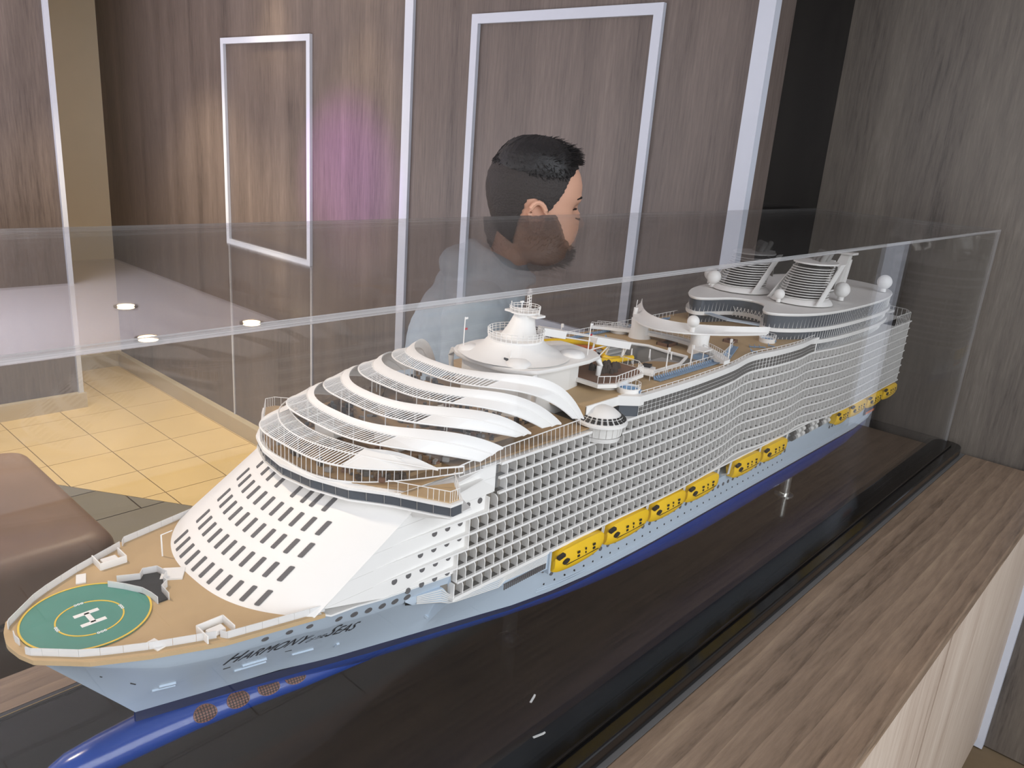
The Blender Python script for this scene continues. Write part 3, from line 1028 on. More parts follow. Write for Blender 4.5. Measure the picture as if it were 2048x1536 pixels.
# --- balcony block
XE = 2.105
core = MB()
cx_ = np.linspace(.55, 2.09, 60)
cp = [P(x, TB(x) - .0116, 0)[:2] for x in cx_] + [P(x, -(TB(x) - .0116), 0)[:2] for x in reversed(cx_)]
core.prism(cp, .2072, .3585)
part(core, 'accommodation_core', 'shaded_facade')
DIVS = .0158
dm = MB()
n = 6
prof = [(0.0, 0.0), (.0108, 0.0), (.0108, .0095)] + [(.0108 - .006 * (1 - math.cos(R(15 * i))), .0095 + .006 * math.sin(R(15 * i))) for i in range(1, 7)] + [(0.0, .0158)]
dm.loft([[(d, -a, b) for a, b in prof] for d in (-.0006, .0006)])
div_me = dm.mesh('balcony_divider')
div_me.materials.append(M['white'])
far = MB()
NEAR = 38
for r in range(8):
    w1 = wtop(r)
    w0 = w1 - ROWH
    xr = [x for x in np.linspace(X0[r], XE, 140)]
    row = MB()
    # floor slab with white edge beam
    row.sheet([P(x, TB(x) + .0004, w0 + .0018) for x in xr], [P(x, TB(x) - .003, w0 + .0018) for x in xr], .0028)
    ro = part(row, 'balcony_row', 'white')
    part(MB().sheet([P(x, TB(x) - .003, w0 + .0012) for x in xr], [P(x, TB(x) - .0245, w0 + .0012) for x in xr], .0022), 'balcony_floor', 'dkgrey', parent=ro)  # dark floor colour stands in for shade inside the balconies
    xd = np.arange(X0[r] + .0135, XE, DIVS)
    for i, x in enumerate(xd):
        p = P(x, TB(x) - .0115, w0 + .0014)
        if i < NEAR:
            link('divider', div_me, None, ro, p)
        else:
            far.add([(v[0] + p[0], v[1] + p[1], v[2] + p[2]) for v in dm.v], dm.f)
part(far, 'far_dividers', 'white', kind='stuff')
# cabin doors: dark slits behind the balconies
ds = MB()
for r in range(8):
    for x in np.arange(X0[r] + .006, XE, DIVS):
        t = TB(x) - .0114
        ds.obox(P(x, t, wtop(r) - ROWH + .009), (.0022, 0, 0), (0, .0004, 0), (0, 0, .0066))
part(ds, 'cabin_doors', 'dkgrey', kind='stuff')
# top edge beam
part(MB().sheet([P(x, TB(x) + .0015, .3625) for x in np.linspace(.626, XE, 120)], [P(x, TB(x) - .03, .3625) for x in np.linspace(.626, XE, 120)], .0035), 'top_beam', 'white')
# port side kept plain
for r in range(0, 9):
    w0 = .361 - ROWH * r
    xr = np.linspace(.56, XE, 60)
    part(MB().sheet([P(x, -TB(x), w0) for x in xr], [P(x, -TB(x) + .026, w0) for x in xr], .003), 'port_balcony_slab', 'white')

# --- promenade recess with lifeboats
part(MB().sheet([P(x, .134, .1765) for x in np.linspace(.73, 2.12, 60)], [P(x, .09, .1765) for x in np.linspace(.73, 2.12, 60)], .003), 'promenade_deck', 'hull')
part(MB().sheet([P(x, -.134, .1765) for x in np.linspace(.73, 2.12, 60)], [P(x, -.09, .1765) for x in np.linspace(.73, 2.12, 60)], .003), 'port_promenade_deck', 'hull')
part(MB().sheet([P(x, .142, .207) for x in np.linspace(.56, 2.12, 60)], [P(x, -.142, .207) for x in np.linspace(.56, 2.12, 60)], .003), 'promenade_ceiling', 'white')
part(MB().prism([P(x, .112, 0)[:2] for x in np.linspace(.735, 2.09, 40)] + [P(x, -.112, 0)[:2] for x in np.linspace(2.09, .735, 40)], .1766, .2068), 'promenade_wall', 'white2')
# fluted sponson ahead of the boats
sp_ = MB()
xs_ = np.linspace(.50, .735, 24)
rings = []
for x in xs_:
    s = ip(x, [.50, .56, .64, .735], [.0, .5, .9, 1.0])
    top, bot = ip(x, [.5, .556, .563, .735], [.226, .222, .2055, .2055]), ip(x, [.5, .56, .66, .735], [.218, .196, .184, .176])
    t0 = .128
    t1 = t0 + .013 * s
    rings.append([P(x, t0, top), P(x, t1, top), P(x, t1, bot + .004), P(x, t0, bot)])
sp_.loft(rings)
part(sp_, 'fluted_sponson', 'hull', True)
fl = MB()
for k in range(6):
    q = []
    for x in np.linspace(.515, .73, 20):
        s = ip(x, [.50, .56, .64, .735], [.0, .5, .9, 1.0])
        top, bot = ip(x, [.5, .556, .563, .735], [.226, .222, .2055, .2055]), ip(x, [.5, .56, .66, .735], [.218, .196, .184, .176])
        lim = .55 if x > .645 else 1.0
        q.append(P(x, .128 + .013 * s + .0006, top - (top - bot) * (.08 + .85 * k / 6 * lim)))
    fl.tube(q, .0007, 4)
part(fl, 'flutes', 'white2')
for k in range(22):
    x = .650 + k * .0037
    part(MB().obox(P(x, .1415, .1835 + .004), (.0011, 0, 0), (0, .0005, 0), (0, 0, .0042)), 'promenade_window', 'window')
part(MB().obox(P(.735, .138, .190), (.0018, 0, 0), (0, .006, 0), (0, 0, .016)), 'davit_post', 'hull')

def lifeboat(x0, x1, t=.140, wlo=.1695, whi=.2045):
    Lb = x1 - x0
    e = empty('lifeboat', P((x0 + x1) / 2, t, wlo))
    e.parent = ship
    h = whi - wlo
    rings = []
    for s in np.linspace(0, 1, 15):
        e_ = math.sin(math.pi * min(max(s, .0), 1)) ** .28 if 0 < s < 1 else .35
        lo = .0 + .006 * (1 - e_) * 1.4
        wd = .0135 * (.45 + .55 * e_)
        top = h * (.74 + .26 * min(1, e_ * 1.02))
        x = (s - .5) * Lb
        if s < .12: top = h * (.62 + 3.0 * s)
        rings.append([(x, -wd * .55, lo), (x, -wd * .95, lo + h * .22), (x, -wd, lo + h * .42), (x, -wd * .93, lo + h * .60), (x, -wd * .62, top * .97), (x, -wd * .25, top), (x, wd * .25, top), (x, wd * .6, top * .97), (x, wd, lo + h * .5), (x, wd * .55, lo)])
    o = MB().loft(rings).build('boat_hull', M['yellow'], e, True)
    f = lambda mb, n_, m_: mb.build(n_, M[m_], e)
    c0 = -Lb / 2
    A = np.linspace(0, 2 * math.pi, 17)[:-1]
    f(MB().loft([[(c0 + Lb * .17 + Lb * .055 * math.cos(a) + Lb * .02 * math.sin(a), -.0135 - d, h * .53 + h * .10 * math.sin(a)) for a in A] for d in (-.003, .0006)]), 'side_hatch', 'dark')
    f(MB().obox((c0 + Lb * .085, -.0105, h * .80), (Lb * .06, 0, h * .03), (0, .0025, 0), (-.0004, 0, h * .06)), 'windscreen', 'dark')
    for dx in (.40, .425, .56, .72, .745):
        for dz in (.50, .66):
            if dx == .56 and False: continue
            f(MB().obox((c0 + Lb * dx, -.0132, h * dz), (Lb * .009, 0, 0), (0, .0007, 0), (0, 0, h * .045)), 'boat_window', 'dark')
    f(MB().obox((0, -.0136, h * .38), (Lb * .33, 0, 0), (0, .0004, 0), (0, 0, .0003)), 'rubbing_line', 'dark')
    return e
for x0, x1 in ((.740, .848), (.856, .962), (.969, 1.070), (1.077, 1.180), (1.236, 1.340), (1.350, 1.455)):
    lifeboat(x0, x1)
for x0, x1 in ((1.70, 1.772), (1.780, 1.882), (1.890, 1.992), (2.0, 2.10)):
    lifeboat(x0, x1, .143)
# davits between the boats
for x in (.852, .9655, 1.0735, 1.186, 1.230, 1.345, 1.462, 1.776, 1.886, 1.996):
    part(MB().tube([P(x - .002, .128, .176), P(x - .002, .141, .182), P(x - .002, .143, .205)], .0012, 5).tube([P(x + .002, .128, .176), P(x + .002, .141, .182), P(x + .002, .143, .205)], .0012, 5), 'davit', 'white2')
# rescue rafts and fittings between the boat groups
for i, x in enumerate(np.linspace(1.50, 1.68, 9)):
    m = MB().tube([P(x - .006, .139, .186), P(x + .006, .139, .186)], .0055, 10).tube([P(x - .006, .139, .197), P(x + .006, .139, .197)], .0052, 10)
    part(m, 'raft_canister', 'white2' if i % 3 else 'dkgrey', True)
# hull portholes
for x in list(np.arange(.738, 1.50, .0183)) + list(np.arange(1.72, 2.03, .0165)):
    c = hull_pt(x, .72, 1, .0004)
    A = np.linspace(0, 2 * math.pi, 13)[:-1]
    rr = .0034
    part(MB().loft([[(c[0] + rr * math.cos(a), c[1] - d, c[2] + rr * math.sin(a)) for a in A] for d in (-.001, .0005)]), 'porthole', 'window')
for x in np.arange(.75, 1.5, .021):
    c = hull_pt(x, .40, 1, .0004)
    A = np.linspace(0, 2 * math.pi, 9)[:-1]
    part(MB().loft([[(c[0] + .0012 * math.cos(a), c[1] - d, c[2] + .0016 * math.sin(a)) for a in A] for d in (-.001, .0005)]), 'small_port', 'dark')
for x, rr in ((.335, .0034), (.358, .0034), (.378, .0034), (.412, .0044), (.431, .0044), (.449, .0044), (.467, .0044), (.484, .0044), (.501, .0044)):
    c = Vector(hull_pt(x, .88 if x < .4 else .885, 1, .0002))
    ux = (Vector(hull_pt(x + .004, .88)) - Vector(hull_pt(x - .004, .88))).normalized()
    uy = (Vector(hull_pt(x, .94)) - Vector(hull_pt(x, .82))).normalized()
    nn = ux.cross(uy).normalized()
    if nn.y > 0: nn = -nn
    A = np.linspace(0, 2 * math.pi, 19)[:-1]
    part(MB().loft([[c + ux * rr * math.cos(a) + uy * rr * math.sin(a) + nn * d for a in A] for d in (-.001, .0006)]), 'porthole', 'window')
# knuckle line, mooring platforms and slots on the bow
def on_hull(x, u, half_x, half_u, th, name, mat, parent=None):
    c = Vector(hull_pt(x, u))
    ux = (Vector(hull_pt(x + .004, u)) - Vector(hull_pt(x - .004, u))).normalized()
    uy = (Vector(hull_pt(x, u + .05)) - Vector(hull_pt(x, u - .05))).normalized()
    nn = ux.cross(uy).normalized()
    if nn.y > 0: nn = -nn
    return part(MB().obox(c + nn * th * .3, ux * half_x, uy * half_u, nn * th), name, mat, parent=parent)
on_hull(.215, .43, .0012, .0005, .0006, 'hull_slot', 'dark')
on_hull(.240, .44, .0028, .0006, .0006, 'hull_slot', 'dark')
on_hull(.268, .36, .0105, .0017, .0014, 'mooring_fender', 'hull')
on_hull(.269, .42, .0075, .0018, .0016, 'mooring_fender', 'hull')
on_hull(.322, .44, .0035, .0006, .0006, 'hull_slot', 'dark')
on_hull(.352, .30, .0165, .002, .0014, 'mooring_fender', 'hull')
on_hull(.352, .38, .0125, .002, .0016, 'mooring_fender', 'hull')
on_hull(.385, .42, .0035, .0006, .0006, 'hull_slot', 'dark')
on_hull(.408, .30, .0120, .002, .0015, 'mooring_fender', 'hull')
on_hull(.448, .26, .0016, .0040, .0014, 'mooring_fender', 'hull')
on_hull(.56, .30, .004, .002, .0014, 'mooring_fender', 'hull')
# strake lines along the side
sk = MB()
for u in (.16, .24):
    sk.tube([hull_pt(x, u, 1, .0003) for x in np.linspace(.74, 2.0, 40)], .0005, 4)
part(sk, 'hull_strake', 'hull')

# --- name on the bow
def text_mesh(txt, size):
    cu = bpy.data.curves.new('t', 'FONT')
    cu.body = txt
    cu.size = size
    cu.extrude = 0.0
    cu.resolution_u = 3
    ob = bpy.data.objects.new('t', cu)
    COL.objects.link(ob)
    dg = bpy.context.evaluated_depsgraph_get()
    dg.update()
    me = bpy.data.meshes.new_from_object(ob.evaluated_get(dg))
    bpy.data.objects.remove(ob)
    return me
def hull_text(items, x_start, u0, name):
    x = x_start
    bm = bmesh.new()
    for txt, size, stretch in items:
        me = text_mesh(txt, 1.0)
        xs0 = [v.co.x for v in me.vertices]
        wdt = max(xs0) - min(xs0)
        mn = min(xs0)
        t = bmesh.new()
        t.from_mesh(me)
        bmesh.ops.subdivide_edges(t, edges=t.edges, cuts=1)
        for v in t.verts:
            lx = (v.co.x - mn + .16 * v.co.y) * size * stretch
            xx = x + lx
            u = u0(xx) + v.co.y * size / .042
            p = hull_pt(xx, u, 1, .0007)
            v.co = p
        tmp = bpy.data.meshes.new('tt')
        t.to_mesh(tmp)
        t.free()
        bm.from_mesh(tmp)
        x += wdt * size * stretch + size * .18
    me = bpy.data.meshes.new(name)
    bm.to_mesh(me)
    bm.free()
    o = link(name, me, M['ink'], ship)
    o['label'] = 'ship name lettered in black on the bow'
    return o
hull_text([('H', .0135, 1.45), ('ARMONY', .0100, 1.55), ('OF THE', .0050, 1.3), ('S', .0135, 1.4), ('EAS', .0100, 1.55)], .312, lambda x: ip(x, [.31, .48], [.55, .54]), 'ship_name')

# --- pool deck, rim and window band
xr = np.linspace(.90, 1.535, 80)
wb = MB()
band = part(MB().sheet([P(x, TB(x) + .001, .383) for x in xr], [P(x, TB(x) - .012, .383) for x in xr], .0205), 'window_band', 'white')
xp = np.arange(.905, 1.53, .0105)
for x in xp:
    for w in (.3660, .3722, .3784):
        t = TB(x) + .0012
        part(MB().obox(P(x, t, w), (.0043, .0, 0), (0, .0006, 0), (0, 0, .0026)), 'window_pane', 'dkgrey', parent=band)
part(MB().sheet([P(x, TB(x) + .003, .392) for x in xr], [P(x, TB(x) - .006, .392) for x in xr], .0095), 'deck_rim', 'white')
part(MB().loft([[P(.90, .149, .393), P(.90, .10, .393)], [P(.90, .149, .378), P(.90, .10, .378)]], closed=False), 'rim_end', 'white')
WP = .3905
pd_out = [P(x, TB(x) - .005, 0)[:2] for x in xr]
part(MB().prism([P(x, t, 0)[:2] for x, t in ((.800, .129), (.872, .129), (.872, .127), (.800, .127))], .3790, .3918), 'deck_fascia', 'white')
part(MB().prism([P(x, t, 0)[:2] for x, t in ((.872, .129), (.896, .1490), (.906, .1490), (.906, .127), (.872, .127))], .3790, .393), 'deck_fascia', 'white')
part(MB().prism([P(x, t, 0)[:2] for x, t in ((.876, .129), (.896, .1450), (.906, .1450), (.906, .120), (.876, .120))], .3615, .379), 'corner_glazing', 'dglass')
# deck in four pieces round the central well
wx0, wx1, wt0, wt1 = .965, 1.155, -.062, .088
def deck_piece(poly, mat='deck', name='pool_deck', z0=.378, z1=WP):
    return part(MB().prism([p[:2] for p in poly], z0, z1), name, mat)
xsd = np.linspace(.905, 1.56, 50)
deck_piece([P(x, TB(x) - .0055, 0) for x in xsd] + [P(1.56, wt1, 0), P(.905, wt1, 0)])
deck_piece([P(x, -TB(x) + .0005, 0) for x in xsd] + [P(1.56, wt0, 0), P(.905, wt0, 0)])
deck_piece([P(.80, wt1, 0), P(wx0, wt1, 0), P(wx0, wt0, 0), P(.80, wt0, 0)], 'deck')
deck_piece([P(.80, .128, 0), P(.905, .128, 0), P(.905, wt1, 0), P(.80, wt1, 0)])
deck_piece([P(.80, -.135, 0), P(.905, -.135, 0), P(.905, wt0, 0), P(.80, wt0, 0)])
deck_piece([P(wx1, wt1, 0), P(1.56, wt1, 0), P(1.56, wt0, 0), P(wx1, wt0, 0)], 'deck')
part(MB().box(P(wx0, 0, 0)[0], P(wx1, 0, 0)[0], -wt1, -wt0, .3588, .361), 'well_floor', 'dkgrey')
for i, w in enumerate((.367, .374, .381)):
    part(MB().box(P(wx0, 0, 0)[0], P(wx1, 0, 0)[0], -wt0 - .010 + i * .003, -wt0 + .001, w - .0008, w), 'well_balcony', 'white2')
part(MB().box(P(wx0, 0, 0)[0], P(wx1, 0, 0)[0], -wt0 - .001, -wt0 + .002, .361, .3895), 'well_wall', 'grey')
part(MB().box(P(wx1, 0, 0)[0] - .001, P(wx1, 0, 0)[0] + .002, -wt1, -wt0, .361, .3895), 'well_wall', 'grey')
part(MB().box(P(wx0 + .05, 0, 0)[0], P(wx1 - .03, 0, 0)[0], -wt1 + .01, -wt1 + .05, .361, .388), 'garden_canopy', 'grey')
# curved rim around the well
def rim(pts, w, h, wd, name, mat='white', parent=None):
    return part(MB().sheet([P(a[0] + wd, a[1], w + h) for a in pts], [P(a[0] - wd, a[1], w + h) for a in pts], h), name, mat, True, parent)
# rails of thin posts
def railing(pts, h, name, step=.012, r=.00045, glass=True, mat='white', parent=None):
    m = MB()
    top = [(p[0], p[1], p[2] + h) for p in pts]
    m.tube(top, r * 1.3, 5)
    for a, b in zip(pts[:-1], pts[1:]):
        a, b = np.array(a), np.array(b)
        n_ = max(1, int(np.linalg.norm(b - a) / step))
        for k in range(n_):
            q = a + (b - a) * k / n_
            m.tube([q, (q[0], q[1], q[2] + h)], r, 4)
    o = part(m, name, mat, parent=parent)
    if glass:
        part(MB().loft([pts, top], closed=False), 'rail_glazing', 'glass', parent=o)
    return o
xr2 = np.linspace(.98, 1.30, 14)
railing([P(x, .108 - .03 * max(0, (x - 1.2)) / .1, WP) for x in xr2], .010, 'well_railing')
railing([P(x, -.133, WP) for x in np.linspace(.92, 1.45, 20)], .010, 'port_railing')
railing([P(x, TB(x) - .002, .393) for x in np.linspace(.905, 1.53, 40)], .004, 'edge_railing', .01)
# sun loungers
lm = MB()
lm.obox((0, 0, .0016), (.0022, 0, 0), (0, .0058, 0), (0, 0, .0005))
lm.obox((0, .0052, .0034), (.0022, 0, 0), (0, .0015, .0018), (0, 0, .0005))
for sx in (-1, 1):
    for sy in (-1, 1):
        lm.obox((sx * .0017, sy * .0045, .0006), (.0003, 0, 0), (0, .0003, 0), (0, 0, .0008))
lme = lm.mesh('sun_lounger')
lme.materials.append(M['lounger'])
def lounger(x, t, w, rz):
    o = link('sun_lounger', lme, None, ship, P(x, t, w))
    o.rotation_euler.z = R(rz)
for x in np.arange(.99, 1.30, .0062):
    lounger(x, .116 - .035 * max(0, (x - 1.2)) / .1, WP, 8)
for x in np.arange(.96, 1.40, .0062):
    lounger(x, -.122, WP, 180)
for (x, t, a) in ((.99, .075, 30), (1.0, .08, 35), (1.16, .11, 60), (1.168, .115, 60), (1.33, .10, 40), (1.338, .106, 40), (1.345, .112, 40), (1.10, -.09, 20), (1.12, -.09, 20), (1.14, -.085, 10), (1.24, -.09, 60), (1.25, -.085, 60), (1.40, .10, 70), (1.41, .103, 70), (1.30, .118, 15), (1.37, .118, 15)):
    lounger(x, t, WP, a)
# dome-topped side pod
pod = empty('side_pod', P(.826, .136, .350))
pod.parent = ship
def pp(mb, n_, m_, sm=True): return mb.build(n_, M[m_], pod, sm)
pp(MB().lathe([(.012, -.006), (.027, -.004), (.029, .003), (.030, .003)], n=32), 'pod_base', 'white')
pp(MB().lathe([(.0275, .003), (.0285, .017)], n=32), 'pod_glazing', 'white2')
pp(MB().lathe([(.030, .0165), (.0355, .0185), (.0355, .0215), (.034, .0225), (.030, .025), (.025, .030), (.018, .0355), (.010, .039), (.001, .040)], n=36), 'pod_dome', 'white')
pm = MB()
for k in range(24):
    a = 2 * math.pi * k / 24
    for (r_, z_, s_) in ((.0318, .0247, .0013), (.0292, .0265, .0012), (.0266, .0290, .0011)):
        er = np.array((math.cos(a), math.sin(a), 0))
        et = np.array((-math.sin(a), math.cos(a), 0))
        sl_ = np.array((er[0] * .7, er[1] * .7, -.7))
        pm.obox(er * r_ + np.array((0, 0, z_)), et * s_ * 2.0, sl_ * s_, (er * .7 + np.array((0, 0, .7))) * .0009)
pp(pm, 'pod_window_grid', 'dark', False)
for k in range(20):
    a = 2 * math.pi * k / 20
    pp(MB().tube([(.0285 * math.cos(a), .0285 * math.sin(a), .003), (.0292 * math.cos(a), .0292 * math.sin(a), .017)], .0004, 4), 'pod_mullion', 'white', False)

# round whirlpools on deck
def whirlpool(x, t, w, r):
    e = empty('whirlpool', P(x, t, w))
    e.parent = ship
    MB().lathe([(r, 0), (r, .008), (r * .86, .008), (r * .86, .005), (.0005, .005)], n=28).build('tub', M['white'], e, True)
    MB().lathe([(r * .85, .0052), (r * .5, .0056), (.0005, .0058)], n=24).build('water', M['poolblue'], e)
    pts = [(r * 1.0 * math.cos(a), r * 1.0 * math.sin(a), .008) for a in np.linspace(0, 2 * math.pi, 17)]
    m = MB().tube([(p[0], p[1], .015) for p in pts], .0004, 4)
    for p in pts[:-1]: m.tube([p, (p[0], p[1], .015)], .0004, 4)
    m.build('tub_rail', M['white'], e)
    MB().obox((r * .35, -r * .93, .004), (r * .28, r * .07, 0), (0, r * .06, 0), (0, 0, .002)).build('blue_sign', M['lounger'], e)
whirlpool(.905, .122, WP, .0165)
whirlpool(1.40, .095, WP, .015)
whirlpool(1.20, -.105, WP, .016)
whirlpool(1.565, .12, WP, .014)

# --- forward mast house
MX = .800
ro_o = [(.722, 0), (.723, .03), (.728, .050), (.738, .066), (.755, .077), (.79, .082), (.86, .082), (.893, .076), (.908, .055), (.912, .0)]
ro_p = [P(x, t, 0)[:2] for x, t in ro_o] + [P(x, -t, 0)[:2] for x, t in reversed(ro_o[1:-1])]
mh = empty('mast_house', P(MX, 0, .3605))
mh.parent = ship
def mp_(mb, n_, m_, sm=False):
    o = part(mb, n_, m_, sm, mh)
    o.location = -Vector(P(MX, 0, .3605))
    return o
rings = []
cxy = np.mean(np.array(ro_p), 0)
for s, z in ((.985, .4290), (1.0, .4315), (.995, .4345), (.8, .4365), (.55, .438)):
    rings.append([(cxy[0] + (p[0] - cxy[0]) * s, cxy[1] + (p[1] - cxy[1]) * s, z) for p in ro_p])
mp_(MB().loft(rings), 'curved_roof', 'white', True)
body = [(cxy[0] + (p[0] - cxy[0]) * .78 - .008, cxy[1] + (p[1] - cxy[1]) * .80) for p in ro_p]
mp_(MB().prism(body, .3606, .4285), 'house_wall', 'white2')
for (x, t) in ((.75, .078), (.75, -.078), (.895, .072), (.895, -.072)):
    mp_(MB().tube([P(x, t, .395), P(x, t * 1.05, .42), P(x, t * .98, .4290)], [.004, .0045, .005], 10), 'curved_leg', 'white', True)
mp_(MB().lathe([(.078, .4365), (.066, .4385), (.055, .443), (.045, .4495), (.039, .456), (.039, .4585), (.036, .459), (.0005, .4592)], P(MX - .006, 0, 0)[:2], 36), 'mast_cone', 'white', True)
mr = MB()
c = P(MX - .006, 0, 0)
for h in (.463, .4665, .470):
    mr.tube([(c[0] + .0395 * math.cos(a), c[1] + .0395 * math.sin(a), h) for a in np.linspace(0, 2 * math.pi, 41)], .0005, 4)
for a in np.linspace(0, 2 * math.pi, 33)[:-1]:
    mr.tube([(c[0] + .0385 * math.cos(a), c[1] + .0385 * math.sin(a), .458), (c[0] + .0395 * math.cos(a), c[1] + .0395 * math.sin(a), .470)], .0005, 4)
mp_(mr, 'ring_rail', 'white')
mp_(MB().lathe([(.026, .459), (.019, .474), (.015, .487), (.015, .490), (.0005, .4902)], P(MX + .0, 0, 0)[:2], 24, lean=(.30, 0)), 'mast_column', 'white', True)
ctr = P(MX + .009, 0, 0)
mp_(MB().obox((ctr[0], ctr[1], .4905), (.009, 0, 0), (0, .030, 0), (0, 0, .0014)), 'mast_crossbar', 'white')
mp_(MB().lathe([(.021, .4915), (.021, .494), (.0005, .4942)], ctr[:2], 20), 'mast_platform', 'white')
m2 = MB()
for h in (.498, .501):
    m2.tube([(ctr[0] + .0215 * math.cos(a), ctr[1] + .0215 * math.sin(a), h) for a in np.linspace(0, 2 * math.pi, 29)], .0005, 4)
for a in np.linspace(0, 2 * math.pi, 21)[:-1]:
    m2.tube([(ctr[0] + .0205 * math.cos(a), ctr[1] + .0205 * math.sin(a), .493), (ctr[0] + .0215 * math.cos(a), ctr[1] + .0215 * math.sin(a), .501)], .0004, 4)
mp_(m2, 'platform_rail', 'white')
m3 = MB()
for dx in (-.0022, .0022):
    for dy in (-.0022, .0022):
        m3.tube([(ctr[0] + .007 + dx, ctr[1] + dy, .494), (ctr[0] + .0075 + dx * .7, ctr[1] + dy * .7, .521)], .0005, 4)
for i in range(6):
    z = .4965 + i * .0042
    m3.tube([(ctr[0] + .005, ctr[1] - .0022, z), (ctr[0] + .0095, ctr[1] + .0022, z + .003)], .0007, 4)
    m3.tube([(ctr[0] + .005, ctr[1] + .0022, z), (ctr[0] + .0095, ctr[1] - .0022, z + .003)], .0007, 4)
mp_(m3, 'lattice_mast', 'white')
mp_(MB().sphere((ctr[0] + .0075, ctr[1], .5225), .0022, 10, 6), 'mast_light', 'white', True)
mp_(MB().tube([(ctr[0] - .012, ctr[1] - .004, .494), (ctr[0] - .012, ctr[1] - .004, .508)], .0009, 5).obox((ctr[0] - .012, ctr[1] - .004, .5085), (.003, 0, 0), (0, .001, 0), (0, 0, .0012)), 'radar', 'white')
mp_(MB().tube([(ctr[0], ctr[1] + .026, .492), (ctr[0], ctr[1] + .026, .503)], .0007, 5).tube([(ctr[0], ctr[1] - .026, .492), (ctr[0], ctr[1] - .026, .505)], .0007, 5), 'whip_aerials', 'white')
# blisters on the roof
for (x, t) in ((.752, .045), (.752, -.045), (.855, .055), (.855, -.06)):
    q = P(x, t, 0)
    mp_(MB().lathe([(.019, .433), (.0165, .4395), (.012, .4425), (.0005, .4435)], q[:2], 24), 'roof_blister', 'white', True)
q = P(.742, .032, .4405)
mp_(MB().obox(q, (.0007, 0, 0), (0, .0035, 0), (0, 0, .003)), 'vent_grille', 'dark')
# flag poles
for (x, t, w, h) in ((.742, -.05, .437, .045), (.875, .066, .436, .046), (.748, .034, .443, .010)):
    e = MB().tube([P(x, t, w), P(x + .001, t, w + h)], .0008, 6)
    o = mp_(e, 'flag_pole', 'white')
    if h > .03:
        for dz, mt in ((.001, 'white'), (.016, 'red')):
            f_ = part(MB().obox(P(x + .0035, t, w + h - dz - .001), (.0028, 0, 0), (0, .0003, 0), (0, 0, .0014)), 'pennant', mt, False, o)

# --- adventure deck between mast house and well: terrace, rock, slides
part(MB().prism([P(x, t, 0)[:2] for x, t in ((.86, .02), (.86, .100), (.885, .114), (.965, .106), (.985, .085), (.985, .02))], .398, .4035), 'slide_terrace', 'white')
part(MB().prism([P(x, t, 0)[:2] for x, t in ((.865, .02), (.865, .098), (.888, .110), (.963, .102), (.98, .083), (.98, .02))], .4035, .4045), 'slide_terrace_floor', 'brown')
part(MB().lathe([(.02, WP), (.016, .398)], P(.90, .085, 0)[:2], 20), 'terrace_pier', 'white', True)
railing([P(.862, .098, .4045), P(.886, .112, .4045), P(.965, .104, .4045), P(.983, .084, .4045), P(.983, .045, .4045)], .010, 'terrace_rail', .008, .0005, False)
rk = MB()
for i in range(40):
    a = random.uniform(0, 6.28)
    r_ = random.uniform(0, .024)
    x, t = .925 + r_ * math.cos(a) * 1.2, .066 + r_ * math.sin(a)
    s = random.uniform(.004, .008) * (1 - .4 * r_ / .024)
    rk.lathe([(s, .4045), (s * .9, .4045 + s * random.uniform(.6, 1.3)), (s * .4, .4045 + s * 2.0), (.0003, .4045 + s * 2.2)], P(x, t, 0)[:2], 6)
part(rk, 'rock_sculpture', 'rock')
part(MB().obox(P(.99, .094, .4015), (.009, .004, 0), (.004, -.012, 0), (0, 0, .005)), 'terrace_box', 'white')
part(MB().obox(P(.994, .092, .408), (.006, .002, 0), (.002, -.006, 0), (0, 0, .002)), 'black_cover', 'dark')
# white slide channel
A_, B_ = np.array(P(.842, .0, .462)), np.array(P(1.005, .045, .428))
d_ = B_ - A_
sd = np.cross(d_, (0, 0, 1)); sd = sd / np.linalg.norm(sd)
up = np.cross(sd, d_); up = up / np.linalg.norm(up)
part(MB().obox(A_ + d_ * .14, d_ * .12, sd * .008, up * .0055), 'slide_head', 'white')
part(MB().obox(A_ + d_ * .80, d_ * .20, sd * .0085, up * .0055), 'slide_tail', 'white')
part(MB().tube([A_ + d_ * .2 + sd * .007 + up * .004, A_ + d_ * .7 + sd * .007 + up * .004], .0009, 5).tube([A_ + d_ * .2 - sd * .007 + up * .004, A_ + d_ * .7 - sd * .007 + up * .004], .0009, 5).tube([A_ + d_ * .2 - sd * .007 - up * .005, A_ + d_ * .7 - sd * .007 - up * .005], .0011, 5), 'slide_rails', 'white')
for s, t2 in ((.62, .0), (.80, .02), (.97, -.005), (1.0, .012)):
    top = A_ + d_ * s - up * .004
    part(MB().tube([top, (top[0] - .012 + t2, top[1] + t2, .392)], .0016, 6), 'slide_leg', 'white')
part(MB().tube([A_ + d_ * .8 - up * .004, (A_ + d_ * .45) + np.array((0, -.01, -.02))], .001, 5).tube([A_ + d_ * .8 - up * .004, (A_ + d_ * .55) + np.array((0, -.015, -.03))], .001, 5), 'slide_brace', 'white')
